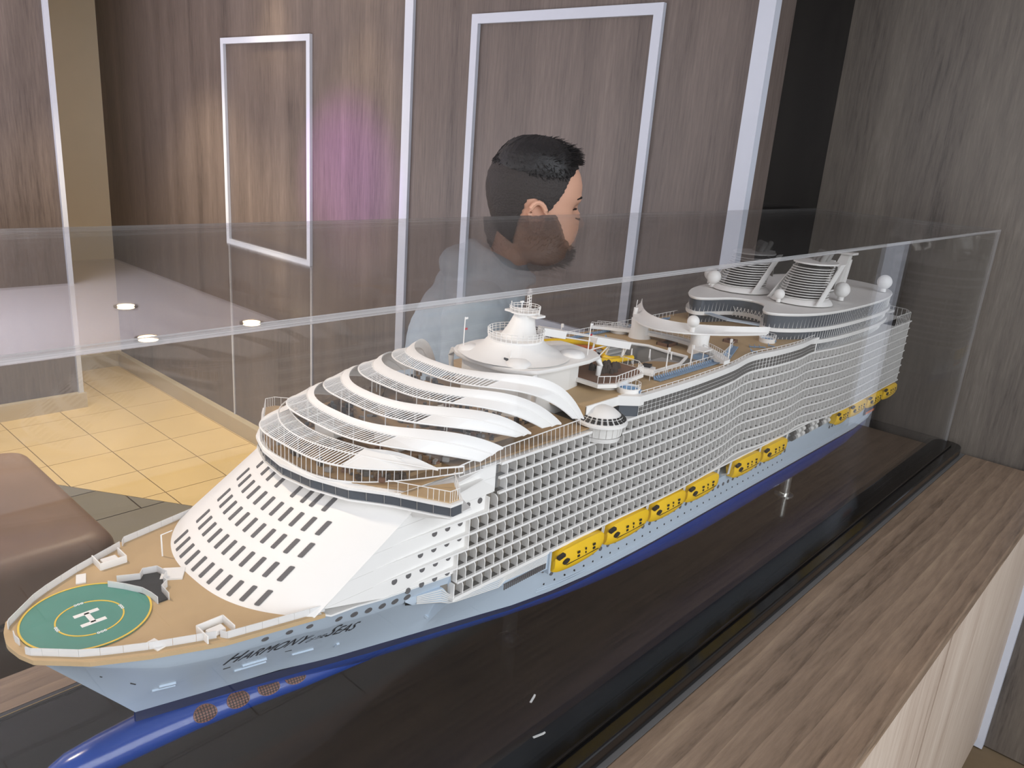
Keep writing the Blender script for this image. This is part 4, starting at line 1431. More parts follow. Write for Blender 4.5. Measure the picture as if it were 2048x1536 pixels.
# yellow tube slides
yt = [P(.868, -.02, .436), P(.90, -.018, .434), P(.93, -.012, .431), P(.965, -.005, .426), P(.985, .004, .421), P(.99, .018, .416), P(.975, .022, .412), P(.968, .03, .410), P(.975, .038, .408), P(1.0, .042, .406), P(1.025, .044, .404)]
part(MB().tube(yt, .0042, 10), 'yellow_tube_slide', 'yellow', True)
yt2 = [P(.93, .03, .420), P(.945, .040, .411), P(.965, .046, .408), P(.995, .047, .4065), P(1.02, .046, .405)]
part(MB().tube(yt2, .004, 10), 'yellow_tube_slide', 'yellow', True)
yt3 = [P(.90, -.035, .425), P(.94, -.03, .420), P(.98, -.02, .414), P(.995, -.01, .408), P(.985, .0, .404), P(.965, .01, .402)]
part(MB().tube(yt3, .004, 10), 'orange_tube_slide', 'orange', True)
part(MB().tube([P(.95, .02, .40), P(.965, .028, .402), P(.985, .022, .404), P(.985, .005, .406)], .004, 10), 'navy_tube_slide', 'navy', True)
oc = MB()
for i in range(26):
    oc.sphere(P(1.035 + random.uniform(-.014, .016), -.045 + random.uniform(-.008, .008), .397 + random.uniform(0, .006)), .0035, 7, 5)
part(oc, 'orange_ornaments', 'orange', True, kind='stuff')
part(MB().box(P(.875, 0, 0)[0], P(.94, 0, 0)[0], .01, .055, .4045, .418), 'slide_house', 'dkgrey')
part(MB().box(P(.87, 0, 0)[0], P(.945, 0, 0)[0], .005, .06, .418, .4205), 'slide_house_roof', 'white2')

# --- curved walkway and wing canopy over the deck
wk = [(1.165 + .0 + .055 * (1 - (t / .13) ** 2), t) for t in np.linspace(-.135, .14, 25)]
part(MB().sheet([P(x + .011, t, .4025) for x, t in wk], [P(x - .009, t, .4025) for x, t in wk], .0055), 'curved_walkway', 'white', True)
railing([P(x - .008, t, .4025) for x, t in wk], .007, 'walkway_rail', .006, .0003)
railing([P(x + .010, t, .4025) for x, t in wk], .007, 'walkway_rail', .006, .0003)
for t, x in ((-.055, 1.205), (.055, 1.205), (.112, 1.18)):
    part(MB().lathe([(.015, WP - .001), (.013, .394), (.014, .398)], P(x, t, 0)[:2], 22), 'walkway_pier', 'white', True)
wg = np.linspace(-.135, .135, 33)
fx_ = lambda t: 1.150 + .15 * (abs(t) / .135) ** 2
rings = []
for t in wg:
    x = fx_(t)
    taper = max(.12, 1 - (abs(t) / .15) ** 4)
    a, b, c_ = (x, .4275), (x + .022 * taper, .4300), (x + .034 * taper, .4385)
    rings.append([P(a[0], t, a[1]), P(b[0], t, b[1]), P(c_[0], t, c_[1]), P(c_[0] + .0015, t, c_[1] - .0005), P(b[0] + .002, t, b[1] - .0025), P(a[0], t, a[1] - .0025)])
part(MB().loft(rings), 'wing_canopy', 'white', True)
for t in (-.062, .062):
    x = fx_(t) + .02
    part(MB().lathe([(.019, WP), (.0155, .41), (.0165, .4255)], P(x, t, 0)[:2], 24), 'canopy_pier', 'white', True)
def radome(x, t, w, r, st=.008):
    e = empty('radome', P(x, t, w))
    e.parent = ship
    MB().lathe([(r * .42, 0), (r * .40, st + r * .3)], n=16).build('pedestal', M['white'], e, True)
    MB().sphere((0, 0, st + r), r, 24, 14).build('globe', M['white'], e, True)
radome(fx_(.055) + .008, .055, .4285, .0105, .008)
part(MB().tube([P(fx_(-.085) + .008, -.085, .4275), P(fx_(-.085) + .008, -.085, .440)], .004, 10).tube([P(fx_(-.085) + .008, -.085, .441), P(fx_(-.085) + .010, -.085, .454)], .0007, 5), 'camera_mast', 'white', True)
# lamp posts on deck
for (x, t, h) in ((1.03, .104, .035), (1.10, .106, .03), (1.19, .125, .032), (1.47, .085, .03), (1.50, .06, .03), (.97, -.06, .045)):
    m = MB().tube([P(x, t, WP), P(x, t, WP + h)], [.0016, .0008], 6)
    m.tube([P(x, t, WP + h), P(x + .002, t - .002, WP + h + .004), P(x + .003, t, WP + h + .008)], .0007, 5)
    m.obox(P(x + .002, t, WP + h + .005), (.0016, 0, 0), (0, .0016, 0), (0, 0, .003))
    part(m, 'deck_lamp', 'white')
# inclined columns round the well
for (x, t) in ((1.05, -.058), (1.09, .0), (1.115, .02), (1.135, .05)):
    part(MB().tube([P(x + .006, t + .004, .362), P(x, t, .385), P(x + .004, t - .003, .412 if t < -.03 else .398)], [.0022, .0018, .0012], 7), 'slanted_column', 'white', True)
rim_pts = [(.966, -.055), (1.02, -.062), (1.10, -.058), (1.14, -.04), (1.155, -.01), (1.15, .03), (1.15, .07), (1.10, .088), (1.02, .088), (.966, .08)]
part(MB().tube([P(x, t, WP + .002) for x, t in rim_pts], .0028, 8), 'well_rim', 'white', True)
part(MB().prism([P(x, t, 0)[:2] for x, t in ((.98, .060), (1.02, .03), (1.09, .045), (1.12, .075), (1.06, .084), (1.0, .084))], .3865, .3885), 'garden_roof', 'deck2')
# kiosk, planters
kz = empty('kiosk', P(1.165, .088, WP)); kz.parent = ship
MB().box(-.010, .010, -.009, .009, 0, .008).build('counter', M['lounger'], kz)
MB().box(-.013, .013, -.012, .012, .0165, .0185).build('roof', M['white'], kz)
for dx in (-.011, .011):
    for dy in (-.010, .010):
        MB().box(dx - .0006, dx + .0006, dy - .0006, dy + .0006, 0, .0165).build('post', M['white'], kz)
for (x, t, lx, ly) in ((1.20, .0, .016, .012), (1.33, .055, .010, .010)):
    pz_ = empty('planter', P(x, t, WP)); pz_.parent = ship
    for (a, b, c_, d2) in ((-lx, lx, -ly, -ly + .0016), (-lx, lx, ly - .0016, ly), (-lx, -lx + .0016, -ly, ly), (lx - .0016, lx, -ly, ly)):
        MB().box(a, b, c_, d2, 0, .0055).build('planter_wall', M['brown'], pz_)
    MB().box(-lx + .0016, lx - .0016, -ly + .0016, ly - .0016, 0, .003).build('soil', M['rock'], pz_)

# --- aft block: stacked glazed decks, roof, funnels
half = [(1.525, 0), (1.52, .022), (1.50, .040), (1.455, .056), (1.432, .072), (1.436, .09), (1.455, .108), (1.49, .128), (1.54, .145), (1.62, .155), (1.75, .158), (1.86, .155), (1.95, .142), (2.01, .120), (2.05, .085), (2.07, .04), (2.075, 0)]
def smooth_poly(pts, n=3):
    pts = [np.array(p, float) for p in pts]
    for _ in range(n):
        out = [pts[0]]
        for a, b in zip(pts[:-1], pts[1:]):
            out += [a * .75 + b * .25, a * .25 + b * .75]
        out.append(pts[-1])
        pts = out
    return pts
hs = smooth_poly(half, 2)
aft = [P(x, t, 0)[:2] for x, t in hs] + [P(x, -t, 0)[:2] for x, t in reversed(hs[1:-1])]
aft = [(p[0] - .014, p[1]) for p in aft]
ac = np.array(P(1.75, 0, 0)[:2])
def sc_(poly, s): return [tuple(ac + (np.array(p) - ac) * s) for p in poly]
def inset(poly, d):
    n_ = len(poly)
    out = []
    for i in range(n_):
        a, b = np.array(poly[i - 1]), np.array(poly[(i + 1) % n_])
        e = b - a
        nn = np.array((e[1], -e[0])) / (np.linalg.norm(e) + 1e-9)
        out.append(tuple(np.array(poly[i]) + nn * d))
    return out
# orientation test so that positive d goes inwards
area = sum(aft[i][0] * aft[(i + 1) % len(aft)][1] - aft[(i + 1) % len(aft)][0] * aft[i][1] for i in range(len(aft)))
sg_ = -1 if area > 0 else 1
ins = lambda d: inset(aft, sg_ * d)
ab = empty('aft_block', P(1.75, 0, .3605)); ab.parent = ship
ABL = -Vector(P(1.75, 0, .3605))
def apart(mb, n_, m_, sm=False, par=None, **k):
    o = mb.build(n_, M[m_], par or ab, sm, **k)
    if par is None: o.location = ABL
    return o
rings = []
for d, z in ((.001, .4375), (0, .440), (.001, .4425), (.006, .4438), (.012, .4445)):
    rings.append([(p[0], p[1], z) for p in ins(d)])
from mathutils.geometry import tessellate_polygon
rm_ = MB()
rm_.loft(rings[:3], cap=False)
for zc_ in (rings[2][0][2], rings[0][0][2]):
    src = rings[2] if zc_ > .44 else rings[0]
    tri = tessellate_polygon([[Vector((p[0], p[1], 0)) for p in src]])
    rm_.add([(p[0], p[1], zc_) for p in src], tri)
apart(rm_, 'aft_roof', 'white', True)
def glass_band(z0, z1, d0, d1, name, step):
    a, b = ins(d1), ins(d0)
    o = apart(MB().loft([[(p[0], p[1], z0) for p in a], [(p[0], p[1], z1) for p in b]]), name, 'dglass')
    m = MB()
    acc = 0
    for i in range(len(a)):
        q0, q1 = np.array(a[i]), np.array(a[(i + 1) % len(a)])
        u0, u1 = np.array(b[i]), np.array(b[(i + 1) % len(b)])
        L2 = np.linalg.norm(q1 - q0)
        while acc < L2:
            s = acc / L2
            x0, x1 = q0 + (q1 - q0) * s, u0 + (u1 - u0) * s
            m.tube([(x0[0], x0[1], z0), (x1[0] + .002, x1[1], z1)], .0006, 4)
            acc += step
        acc -= L2
    f_ = apart(m, 'mullions', 'white2', par=o)
    return o
glass_band(.4135, .4380, .003, .004, 'upper_glazing', .0095)
apart(MB().prism(ins(-.001), .4065, .4135), 'aft_deck_slab', 'white')
glass_band(.3880, .4065, .007, .007, 'lower_glazing', .009)
apart(MB().prism(ins(.001), .3805, .3880), 'aft_deck_slab', 'white')
glass_band(.3600, .3805, .012, .012, 'slatted_screen', .006)
# lattice front under the notch and canopy front platform
lt = MB()
for i in range(9):
    t = -.03 + i * .008
    lt.tube([P(1.495, t, .405), P(1.495, t + .010, .425)], .0006, 4)
    lt.tube([P(1.495, t + .010, .405), P(1.495, t, .425)], .0006, 4)
apart(lt, 'lattice_screen', 'white')
part(MB().sheet([P(1.43 + .10 * abs(t) / .1 * .3, t, .4125) for t in np.linspace(-.10, .10, 21)], [P(1.415 + .10 * abs(t) / .1 * .3, t, .4125) for t in np.linspace(-.10, .10, 21)], .003), 'promenade_arc', 'hull')
# after-terrace
part(MB().prism([P(x, t, 0)[:2] for x, t in ((1.98, .146), (2.09, .147), (2.125, .125), (2.14, .07), (2.145, 0), (2.14, -.07), (2.125, -.125), (2.09, -.147), (1.98, -.146))], .357, .3625), 'stern_deck', 'white')
railing([P(x, t, .3625) for x, t in ((1.99, .147), (2.09, .1475), (2.122, .128), (2.138, .07), (2.143, 0), (2.138, -.07), (2.122, -.128))], .022, 'stern_rail', .012, .0006)
part(MB().obox(P(2.085, .075, .378), (.018, 0, 0), (0, .03, 0), (0, 0, .003)), 'stern_bar', 'white2')
# stern face with stacked rounded balconies
for r in range(8):
    w0 = wtop(r) - ROWH
    pts = [(2.10, .148), (2.125, .138), (2.14, .10), (2.145, .05), (2.145, -.05), (2.14, -.10), (2.125, -.138), (2.10, -.148)]
    part(MB().prism([P(x, t, 0)[:2] for x, t in pts], w0 - .0012, w0 + .0024), 'stern_balcony', 'white')
part(MB().prism([P(x, t, 0)[:2] for x, t in ((2.08, .124), (2.125, .10), (2.13, 0), (2.125, -.10), (2.08, -.124))], .205, .357), 'stern_wall', 'dkgrey')
for t in (.143, .10, .05, 0, -.05, -.10, -.143):
    part(MB().tube([P(2.128 if abs(t) > .12 else 2.143, t * .97, .207), P(2.128 if abs(t) > .12 else 2.143, t * .97, .3585)], .0012, 5), 'stern_fin', 'white')
part(MB().loft([[P(x, t, w) for x, t in ((2.06, .146), (2.11, .142), (2.135, .11), (2.14, 0), (2.135, -.11), (2.11, -.142), (2.06, -.146))] for w in (.176, .207)] ), 'stern_skirt', 'hull', True)
# hull banner at the quarter
hbn = part(MB().obox(P(1.985, .1316, .152), (.038, 0, 0), (0, .0006, 0), (0, 0, .009)), 'quarter_banner', 'navy')
part(MB().obox(P(1.990, .1312, .1395), (.032, 0, 0), (0, .0006, 0), (0, 0, .0028)), 'banner_stripe', 'orange', parent=hbn)
part(MB().obox(P(1.952, .1322, .150), (.006, 0, 0), (0, .0006, 0), (0, 0, .012)), 'banner_mark', 'ink', parent=hbn)
# funnels
def funnel(t):
    e = empty('funnel', P(1.598, t, .445)); e.parent = ship
    f = lambda mb, n_, m_, sm=False: mb.build(n_, M[m_], e, sm)
    f(MB().lathe([(.062, 0), (.058, .006), (.052, .010), (.0005, .0102)], n=32), 'funnel_base', 'white', True)
    f(MB().lathe([(.036, .0095), (.034, .045), (.031, .072)], n=24, lean=(.55, 0)), 'inner_casing', 'dark', True)
    for k in range(13):
        z = .012 + k * .0047
        rr = .051 - .010 * (k / 12.0)
        ox = .55 * (z - .0095)
        m = MB()
        A = np.linspace(0, 2 * math.pi, 37)
        m.sheet([(ox + rr * 1.08 * math.cos(a), rr * math.sin(a), z + .0009) for a in A], [(ox + (rr - .003) * 1.08 * math.cos(a), (rr - .003) * math.sin(a), z + .0009) for a in A], .0012)
        f(m, 'funnel_ring', 'white', True)
    for side in (-1, 1):
        b = [(-.050, .0), (-.024, .0), (.086, .073), (.060, .073)]
        f(MB().loft([[(x, side * (.053 - .10 * max(0, z - .0) * .9 - .002) + d, z + .004) for x, z in b] for d in (-.0012, .0012)]), 'side_fin', 'white')
    f(MB().lathe([(.044, .0765), (.046, .079), (.0005, .080)], n=30, lean=(.1, 0)).mesh('x') and MB().loft([[(.042 + .052 * math.cos(a), .044 * math.sin(a), z) for a in np.linspace(0, 2 * math.pi, 33)[:-1]] for z in (.0765, .0795)]), 'funnel_cap', 'white', True)
    f(MB().obox((.105, 0, .074), (.018, 0, .002), (0, .010, 0), (0, 0, .0018)), 'cap_tail', 'white')
    # emblem panel on the after part
    f(MB().obox((.075, -.030, .048), (.010, .009, .0), (.0006, -.0006, 0), (0, 0, .019)), 'emblem_panel', 'grey')
    em = MB()
    for i, (dx, h0, h1) in enumerate(((-.6, .058, .067), (-.2, .056, .071), (.2, .056, .071), (.6, .058, .067))):
        em.obox((.075 + dx * .009 + .0006, -.030 + dx * .009 * .9 - .0012, (h0 + h1) / 2), (.0016, .0014, 0), (.0004, -.0004, 0), (0, 0, (h1 - h0) / 2))
    em.obox((.0756, -.0312, .054), (.0085, .0077, 0), (.0004, -.0004, 0), (0, 0, .0018))
    em.obox((.0756, -.0312, .042), (.0020, .0018, 0), (.0004, -.0004, 0), (0, 0, .010))
    em.obox((.0756, -.0312, .034), (.0075, .0068, 0), (.0004, -.0004, 0), (0, 0, .0022))
    f(em, 'crown_and_anchor_emblem', 'ink')
    for k, (dx, dy) in enumerate(((-.012, -.012), (0, .0), (.012, .012), (.02, -.010))):
        f(MB().tube([(.030 + dx, dy, .06), (.075 + dx, dy, .098)], .0055, 10), 'exhaust_pipe', 'grey', True)
    return e
funnel(.066)
funnel(-.072)
for (x, t, r_) in ((1.56, -.118, .0155), (1.60, -.148, .0145), (1.535, .045, .0105), (1.70, .108, .0165), (1.935, .118, .0165)):
    radome(x, t, .4445, r_, .006)
# after mast
am = empty('after_mast', P(1.90, .02, .445)); am.parent = ship
MB().loft([[(-.03, -.016, 0), (.012, -.016, 0), (.012, .016, 0), (-.03, .016, 0)], [(.028, -.010, .072), (.046, -.010, .072), (.046, .010, .072), (.028, .010, .072)]]).build('mast_blade', M['white2'], am)
MB().box(.020, .055, -.020, .020, .072, .077).build('mast_top', M['white2'], am)
MB().loft([[(-.002, -.018, 0), (.012, -.018, 0), (.012, -.016, 0), (-.002, -.016, 0)], [(.036, -.012, .06), (.046, -.012, .06), (.046, -.010, .06), (.036, -.010, .06)]]).build('mast_side', M['white'], am)
part(MB().obox(P(1.82, .03, .4475), (.055, 0, 0), (0, .02, 0), (0, 0, .0012)), 'roof_hatch', 'dkgrey')
part(MB().tube([P(1.76, .055, .448), P(1.88, .055, .448)], .0018, 6), 'roof_beam', 'white')

# ------------------------------------------------------------------ support posts under the ship
for (x, y, mat, lab) in ((1.644, .615, 'steel', 'polished steel support post under the middle of the hull'), (.775, .655, 'pane', 'clear acrylic support post under the forward hull')):
    e = empty('support_post', (x, y, TAB), label=lab, cat='support post')
    MB().lathe([(.021, 0), (.021, .0025), (.012, .004), (.0005, .0041)], n=28).build('foot_disc', M['steel'] if mat == 'steel' else M['pane'], e, True)
    MB().lathe([(.011, .004), (.011, .066), (.0115, .0665)], n=24).build('tube', M[mat], e, True)

# stray scraps
for (x, y, s, a, lab) in ((.705, .545, .007, 20, 'tiny pale scrap on the base, nearer the hull'), (.66, .495, .008, -15, 'tiny white curled scrap on the base by the front pane')):
    m = MB()
    ca, sa = math.cos(R(a)), math.sin(R(a))
    m.obox((0, 0, .0005), (s * ca, s * sa, 0), (-.0014 * sa, .0014 * ca, 0), (0, 0, .0004))
    m.obox((s * ca, s * sa, .0009), (.0022 * ca, .0022 * sa, .0005), (-.0012 * sa, .0012 * ca, 0), (0, 0, .0004))
    m.build('scrap', M['scrap'], None, loc=(x, y, TAB), label=lab, cat='scrap')

# ------------------------------------------------------------------ leather ottoman
ot = empty('ottoman', (.25, 2.58, 0), label='brown leather bench seat on the floor behind the bow', cat='ottoman')
def cushion(x0, x1, y0, y1, z0, z1, r, n=5):
    rings = []
    prof = [(z0, 0)] + [(z0 + r * .4 * math.sin(R(90 * k / 3)), 0) for k in (1, 2, 3)]
    prof = [(z0, r * .3), (z0 + r * .3, 0)]
    for k in range(n + 1):
        a = R(90 * k / n)
        prof.append((z1 - r + r * math.sin(a), r * (1 - math.cos(a))))
    prof.append((z1 + .006, r + .10))
    for z, d in prof:
        rings.append([(p[0], p[1], z) for p in rrect(x0 + d, x1 - d, y0 + d, y1 - d, max(.02, .06 - d * .1), 5)])
    return MB().loft(rings)
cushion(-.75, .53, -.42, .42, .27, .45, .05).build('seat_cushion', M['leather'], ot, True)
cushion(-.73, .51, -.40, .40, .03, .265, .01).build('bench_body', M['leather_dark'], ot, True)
pm_ = MB().tube([(p[0], p[1], .268) for p in rrect(-.752, .532, -.422, .422, .06, 5)] + [(rrect(-.752, .532, -.422, .422, .06, 5)[0][0], rrect(-.752, .532, -.422, .422, .06, 5)[0][1], .268)], .005, 6)
pm_.build('piping', M['leather_dark'], ot, True)
for sx in (-.66, .44):
    for sy in (-.33, .33):
        MB().lathe([(.02, 0), (.025, .032)], (sx, sy), 12).build('foot', M['dark'], ot)

# ------------------------------------------------------------------ the boy
HEAD = Vector((1.301, 1.129, 1.494))
HS = 1.10
FA = R(-38)
LEAN = .225
fwd = Vector((math.cos(FA), math.sin(FA), 0))
base = Vector((HEAD.x, HEAD.y, 0)) - fwd * LEAN
boy = empty('person', base, label='boy with short black hair and grey-blue hooded top standing behind the case', cat='person')
boy.rotation_euler.z = FA
# local frame: +x forward, +y his left, z up; head centre:
HC = Vector((LEAN, 0, HEAD.z))
PITCH = R(5)
def hl(a, b, z):
    """head-local to body-local (slight nod)"""
    ca, sa = math.cos(PITCH), math.sin(PITCH)
    a, b, z = a * HS, b * HS, z * HS
    return (HC.x + a * ca + z * sa, HC.y + b, HC.z - a * sa + z * ca)
HT = [(-.118, .046, .012, .022), (-.112, .060, -.004, .036), (-.10, .070, -.028, .047), (-.085, .076, -.046, .056), (-.07, .080, -.060, .062), (-.055, .082, -.070, .066), (-.04, .083, -.079, .069), (-.02, .083, -.088, .072), (.0, .080, -.095, .0745), (.02, .086, -.099, .076), (.045, .084, -.098, .075), (.065, .077, -.090, .069), (.08, .066, -.078, .060), (.093, .050, -.060, .046), (.101, .030, -.038, .028), (.1045, .008, -.012, .008)]
def head_ring(z, f, b, s, n=64, feat=True):
    pts = []
    for k in range(n):
        ph = 2 * math.pi * k / n
        c, sn = math.cos(ph), math.sin(ph)
        e = .88
        cc = math.copysign(abs(c) ** e, c)
        ss = math.copysign(abs(sn) ** e, sn)
        mid = (f + b) / 2 * .3
        a = mid + ((f - mid) if c > 0 else (mid - b)) * cc
        y = s * ss
        if feat and c > 0:
            dg = math.degrees(ph if ph < math.pi else ph - 2 * math.pi)
            g = lambda x0, w: math.exp(-((dg - x0) / w) ** 2)
            h = lambda z0, w: math.exp(-((z - z0) / w) ** 2)
            a += .021 * g(0, 9) * h(-.030, .012) + .012 * g(0, 7) * h(-.012, .014)
            a += .006 * (g(14, 6) + g(-14, 6)) * h(-.034, .007)
            a -= .007 * (g(24, 12) + g(-24, 12)) * h(.0, .011)
            a += .006 * g(0, 16) * h(-.058, .006) + .006 * g(0, 15) * h(-.070, .006) - .003 * g(0, 20) * h(-.064, .0025)
            a += .006 * g(0, 18) * h(-.098, .011)
            a += .003 * (g(25, 14) + g(-25, 14)) * h(.017, .006)
            a += .003 * (g(45, 16) + g(-45, 16)) * h(-.030, .016)
        pts.append((a, y))
    return pts
zs = np.array([h[0] for h in HT])
def HTi(z):
    return [float(np.interp(z, zs, [h[i] for h in HT])) for i in (1, 2, 3)]
zz = list(np.arange(-.118, .100, .0035)) + [.1, .1022, .1045]
bodyparts = MB()
bodyparts.loft([[hl(p[0], p[1], z) for p in head_ring(z, *HTi(z))] for z in zz])
def lft_tube(mb, pts, rad, n=20):
    rings = []
    for (p, r) in zip(pts, rad):
        rx, ry = r if hasattr(r, '__len__') else (r, r)
        rings.append([(p[0] + rx * math.cos(2 * math.pi * k / n), p[1] + ry * math.sin(2 * math.pi * k / n), p[2]) for k in range(n)])
    mb.loft(rings)
z0 = HEAD.z
NX = LEAN - .02
# neck and trunk
lft_tube(bodyparts, [(NX - .005, 0, z0 - .05), (NX - .02, 0, z0 - .10), (NX - .042, 0, z0 - .14), (NX - .062, 0, z0 - .18)], [(.050, .049), (.048, .049), (.049, .053), (.056, .07)])
lft_tube(bodyparts, [(NX - .055, 0, z0 - .155), (NX - .075, 0, z0 - .18), (NX - .095, 0, z0 - .21), (NX - .115, 0, z0 - .30), (NX - .14, 0, z0 - .42), (NX - .17, 0, z0 - .52), (NX - .19, 0, z0 - .62), (NX - .2, 0, z0 - .70)], [(.04, .05), (.062, .11), (.085, .15), (.10, .145), (.092, .128), (.09, .125), (.10, .145), (.08, .12)], 28)
hipz = z0 - .66
for s in (-1, 1):
    bodyparts.tube([(NX - .10, s * .12, z0 - .195), (NX - .105, s * .165, z0 - .215), (NX - .12, s * .185, z0 - .30), (NX - .13, s * .19, z0 - .43), (NX - .05, s * .13, z0 - .44), (NX - .005, s * .08, z0 - .42)], [.045, .05, .046, .038, .032, .024], 14)
    bodyparts.tube([(.01, s * .065, hipz), (.008, s * .085, hipz - .12), (.0, s * .09, hipz * .52), (-.02, s * .092, hipz * .28), (-.03, s * .095, .08), (-.03, s * .095, .03)], [.078, .08, .058, .054, .04, .036], 16)
    bodyparts.tube([(-.065, s * .095, .036), (.01, s * .10, .034), (.08, s * .105, .026), (.11, s * .107, .022)], [.033, .036, .034, .02], 12)
    # hand: palm, four fingers, thumb (loosely closed in front of the chest)
    w = np.array((NX + .0, s * .075, z0 - .418))
    dr = np.array((.62, -s * .70, .34)); dr = dr / np.linalg.norm(dr)
    sdv = np.array((.0, .0, 1.0)) - dr * dr[2]; sdv = sdv / np.linalg.norm(sdv)
    bodyparts.tube([w, w + dr * .03, w + dr * .06], [.020, .025, .023], 10)
    for k, ln in enumerate((.046, .052, .049, .038)):
        o_ = w + dr * .058 + sdv * (.0165 - .0112 * k)
        cur = np.array((.5, s * .1, 0)) * .012
        bodyparts.tube([o_, o_ + dr * ln * .5 + cur, o_ + dr * ln * .8 + cur * .2 + np.array((-.012, 0, 0))], [.0085, .008, .0065], 8)
    o_ = w + dr * .015 + sdv * .02
    bodyparts.tube([o_, o_ + dr * .018 + sdv * .014, o_ + dr * .040 + sdv * .016], [.011, .0095, .007], 8)
bd = bodyparts.build('body', M['skin'], boy, True)
rm = bd.modifiers.new('weld', 'REMESH')
rm.mode = 'VOXEL'
rm.voxel_size = 0.0042
rm.use_smooth_shade = True
sm = bd.modifiers.new('soft', 'SMOOTH')
sm.factor = .5
sm.iterations = 3
# ears
for s in (-1, 1):
    er = MB()
    c0 = (-.004, s * .0755, -.022)
    A = np.linspace(-.35 * math.pi, 1.45 * math.pi, 18)
    path, rad = [], []
    for i, a in enumerate(A):
        q = i / 17
        path.append(hl(c0[0] - .004 + .0165 * math.cos(a) * (1 if math.sin(a) > 0 else .75) - .003 * math.sin(a), c0[1] + s * (.006 + .006 * math.sin(math.pi * q)), c0[2] + .027 * math.sin(a)))
        rad.append(.0042 + .0012 * math.sin(math.pi * q))
    er.tube(path, rad, 8)
    er.loft([[hl(c0[0] - .004 + .0145 * k * math.cos(a), c0[1] + s * d, c0[2] + .023 * k * math.sin(a)) for a in np.linspace(0, 2 * math.pi, 17)[:-1]] for k, d in ((1, -.004), (1, .004), (.5, .001))])
    er.sphere(hl(c0[0] + .002, c0[1] + s * .005, c0[2] - .025), .0068, 10, 7)
    er.build('ear', M['skin'], boy, True)
    # eye: narrow dark slit with lashes, brow
    MB().tube([hl(.0745, s * .024, .001), hl(.0735, s * .034, .0015), hl(.066, s * .046, .0)], [.0018, .0024, .0012], 6).build('eye', M['hair'], boy, True)
    MB().tube([hl(.0825, s * .018, .020), hl(.0795, s * .036, .024), hl(.069, s * .052, .020)], [.0014, .0026, .0012], 6).build('eyebrow', M['hair'], boy, True)
MB().tube([hl(.0825, -.020, -.064), hl(.0895, -.008, -.0635), hl(.0905, 0, -.0645), hl(.0895, .008, -.0635), hl(.0825, .020, -.064)], [.001, .0022, .0024, .0022, .001], 6).build('lips', M['lip'], boy, True)
# cropped sides and back, thick top
def hair_line(dg):
    return float(np.interp(abs(dg), [0, 40, 54, 63, 70, 77, 83, 88, 96, 104, 112, 122, 140, 160, 180], [.076, .074, .066, .046, .024, .002, -.012, .000, .012, .008, -.024, -.055, -.085, -.10, -.104]))
def hair_shell(grow_f, zmin_f, n=144, noise=0.0, seed=3, dz=.003):
    rs = np.random.RandomState(seed)
    zlist = list(np.arange(-.104, .098, dz)) + [.0985, .1015, .1045, .1052]
    m = MB()
    idx = {}
    for iz, z in enumerate(zlist):
        ringp = head_ring(min(z, .1045), *HTi(min(z, .1045)), n=n, feat=False)
        for k, (a, y) in enumerate(ringp):
            dg = (360.0 * k / n + 180) % 360 - 180
            # pull the border row onto the exact hair line
            zl = max(z, min(zmin_f(dg), z + dz * 1.5)) if z < zmin_f(dg) else z
            if zl != z:
                a, y = head_ring(min(zl, .1045), *HTi(min(zl, .1045)), n=n, feat=False)[k]
            g = grow_f(dg, zl) + (rs.rand() - .5) * noise
            L2 = math.hypot(a, y) + 1e-6
            up = max(0, (zl - .06) / .045)
            idx[(iz, k)] = len(m.v)
            m.v.append(hl(a + a / L2 * g * (1 - .5 * up), y + y / L2 * g * (1 - .5 * up), zl + g * up))
    for iz in range(len(zlist) - 1):
        for k in range(n):
            dg = (360.0 * (k + .5) / n + 180) % 360 - 180
            if zlist[iz + 1] < zmin_f(dg): continue
            m.f.append((idx[(iz, k)], idx[(iz, (k + 1) % n)], idx[(iz + 1, (k + 1) % n)], idx[(iz + 1, k)]))
    m.f.append(tuple(idx[(len(zlist) - 1, k)] for k in range(n)))
    return m
hair_shell(lambda dg, z: .0024, hair_line, noise=.0008).build('cropped_hair', M['hairshort'], boy, True)
def top_line(dg): return float(np.interp(abs(dg), [0, 40, 54, 70, 100, 140, 180], [.078, .072, .060, .052, .050, .058, .066]))
hair_shell(lambda dg, z: .002 + .017 * min(1, max(0, (z - top_line(dg)) / .035)) * (.55 + .45 * min(1, abs(dg) / 70.0)), top_line, noise=.002, seed=5, dz=.004).build('top_hair', M['hair'], boy, True)
hsd = MB()
rs = np.random.RandomState(11)
for i in range(2600):
    ph = rs.uniform(-180, 180)
    z = rs.uniform(top_line(ph) - .012, .1045)
    if z < hair_line(ph) + .004: continue
    f_, b_, s_ = HTi(z)
    k = math.radians(ph)
    c, sn = math.cos(k), math.sin(k)
    shr = rs.uniform(.3, 1) if z > .098 else 1
    a = ((f_ if c > 0 else -b_) * c) * shr
    y = s_ * sn * shr
    nrm = np.array((a * .9, y * .9, .02 + max(0, (z - .05)) * 1.8))
    nrm = nrm / np.linalg.norm(nrm)
    long_ = min(1, max(0.15, (z - top_line(ph) + .012) / .035))
    front = max(0, 1 - abs(ph) / 80.0)
    ln = rs.uniform(.010, .016) * long_ * (1 + 1.1 * front)
    comb = np.array((.9, 0, .10 - .75 * front)) if z > .07 else np.array((.3, 0, -.7))
    dvec = nrm * .55 + comb + rs.uniform(-.22, .22, 3)
    dvec = dvec / np.linalg.norm(dvec)
    p0 = np.array((a, y, z))
    p1 = p0 + nrm * ln * (.8 - .35 * front)
    p2 = p1 + dvec * ln
    hsd.tube([hl(*p0), hl(*p1), hl(*p2)], [.0013, .0011, .0002], 4)
hsd.build('hair_tufts', M['hair'], boy, True, kind='stuff')
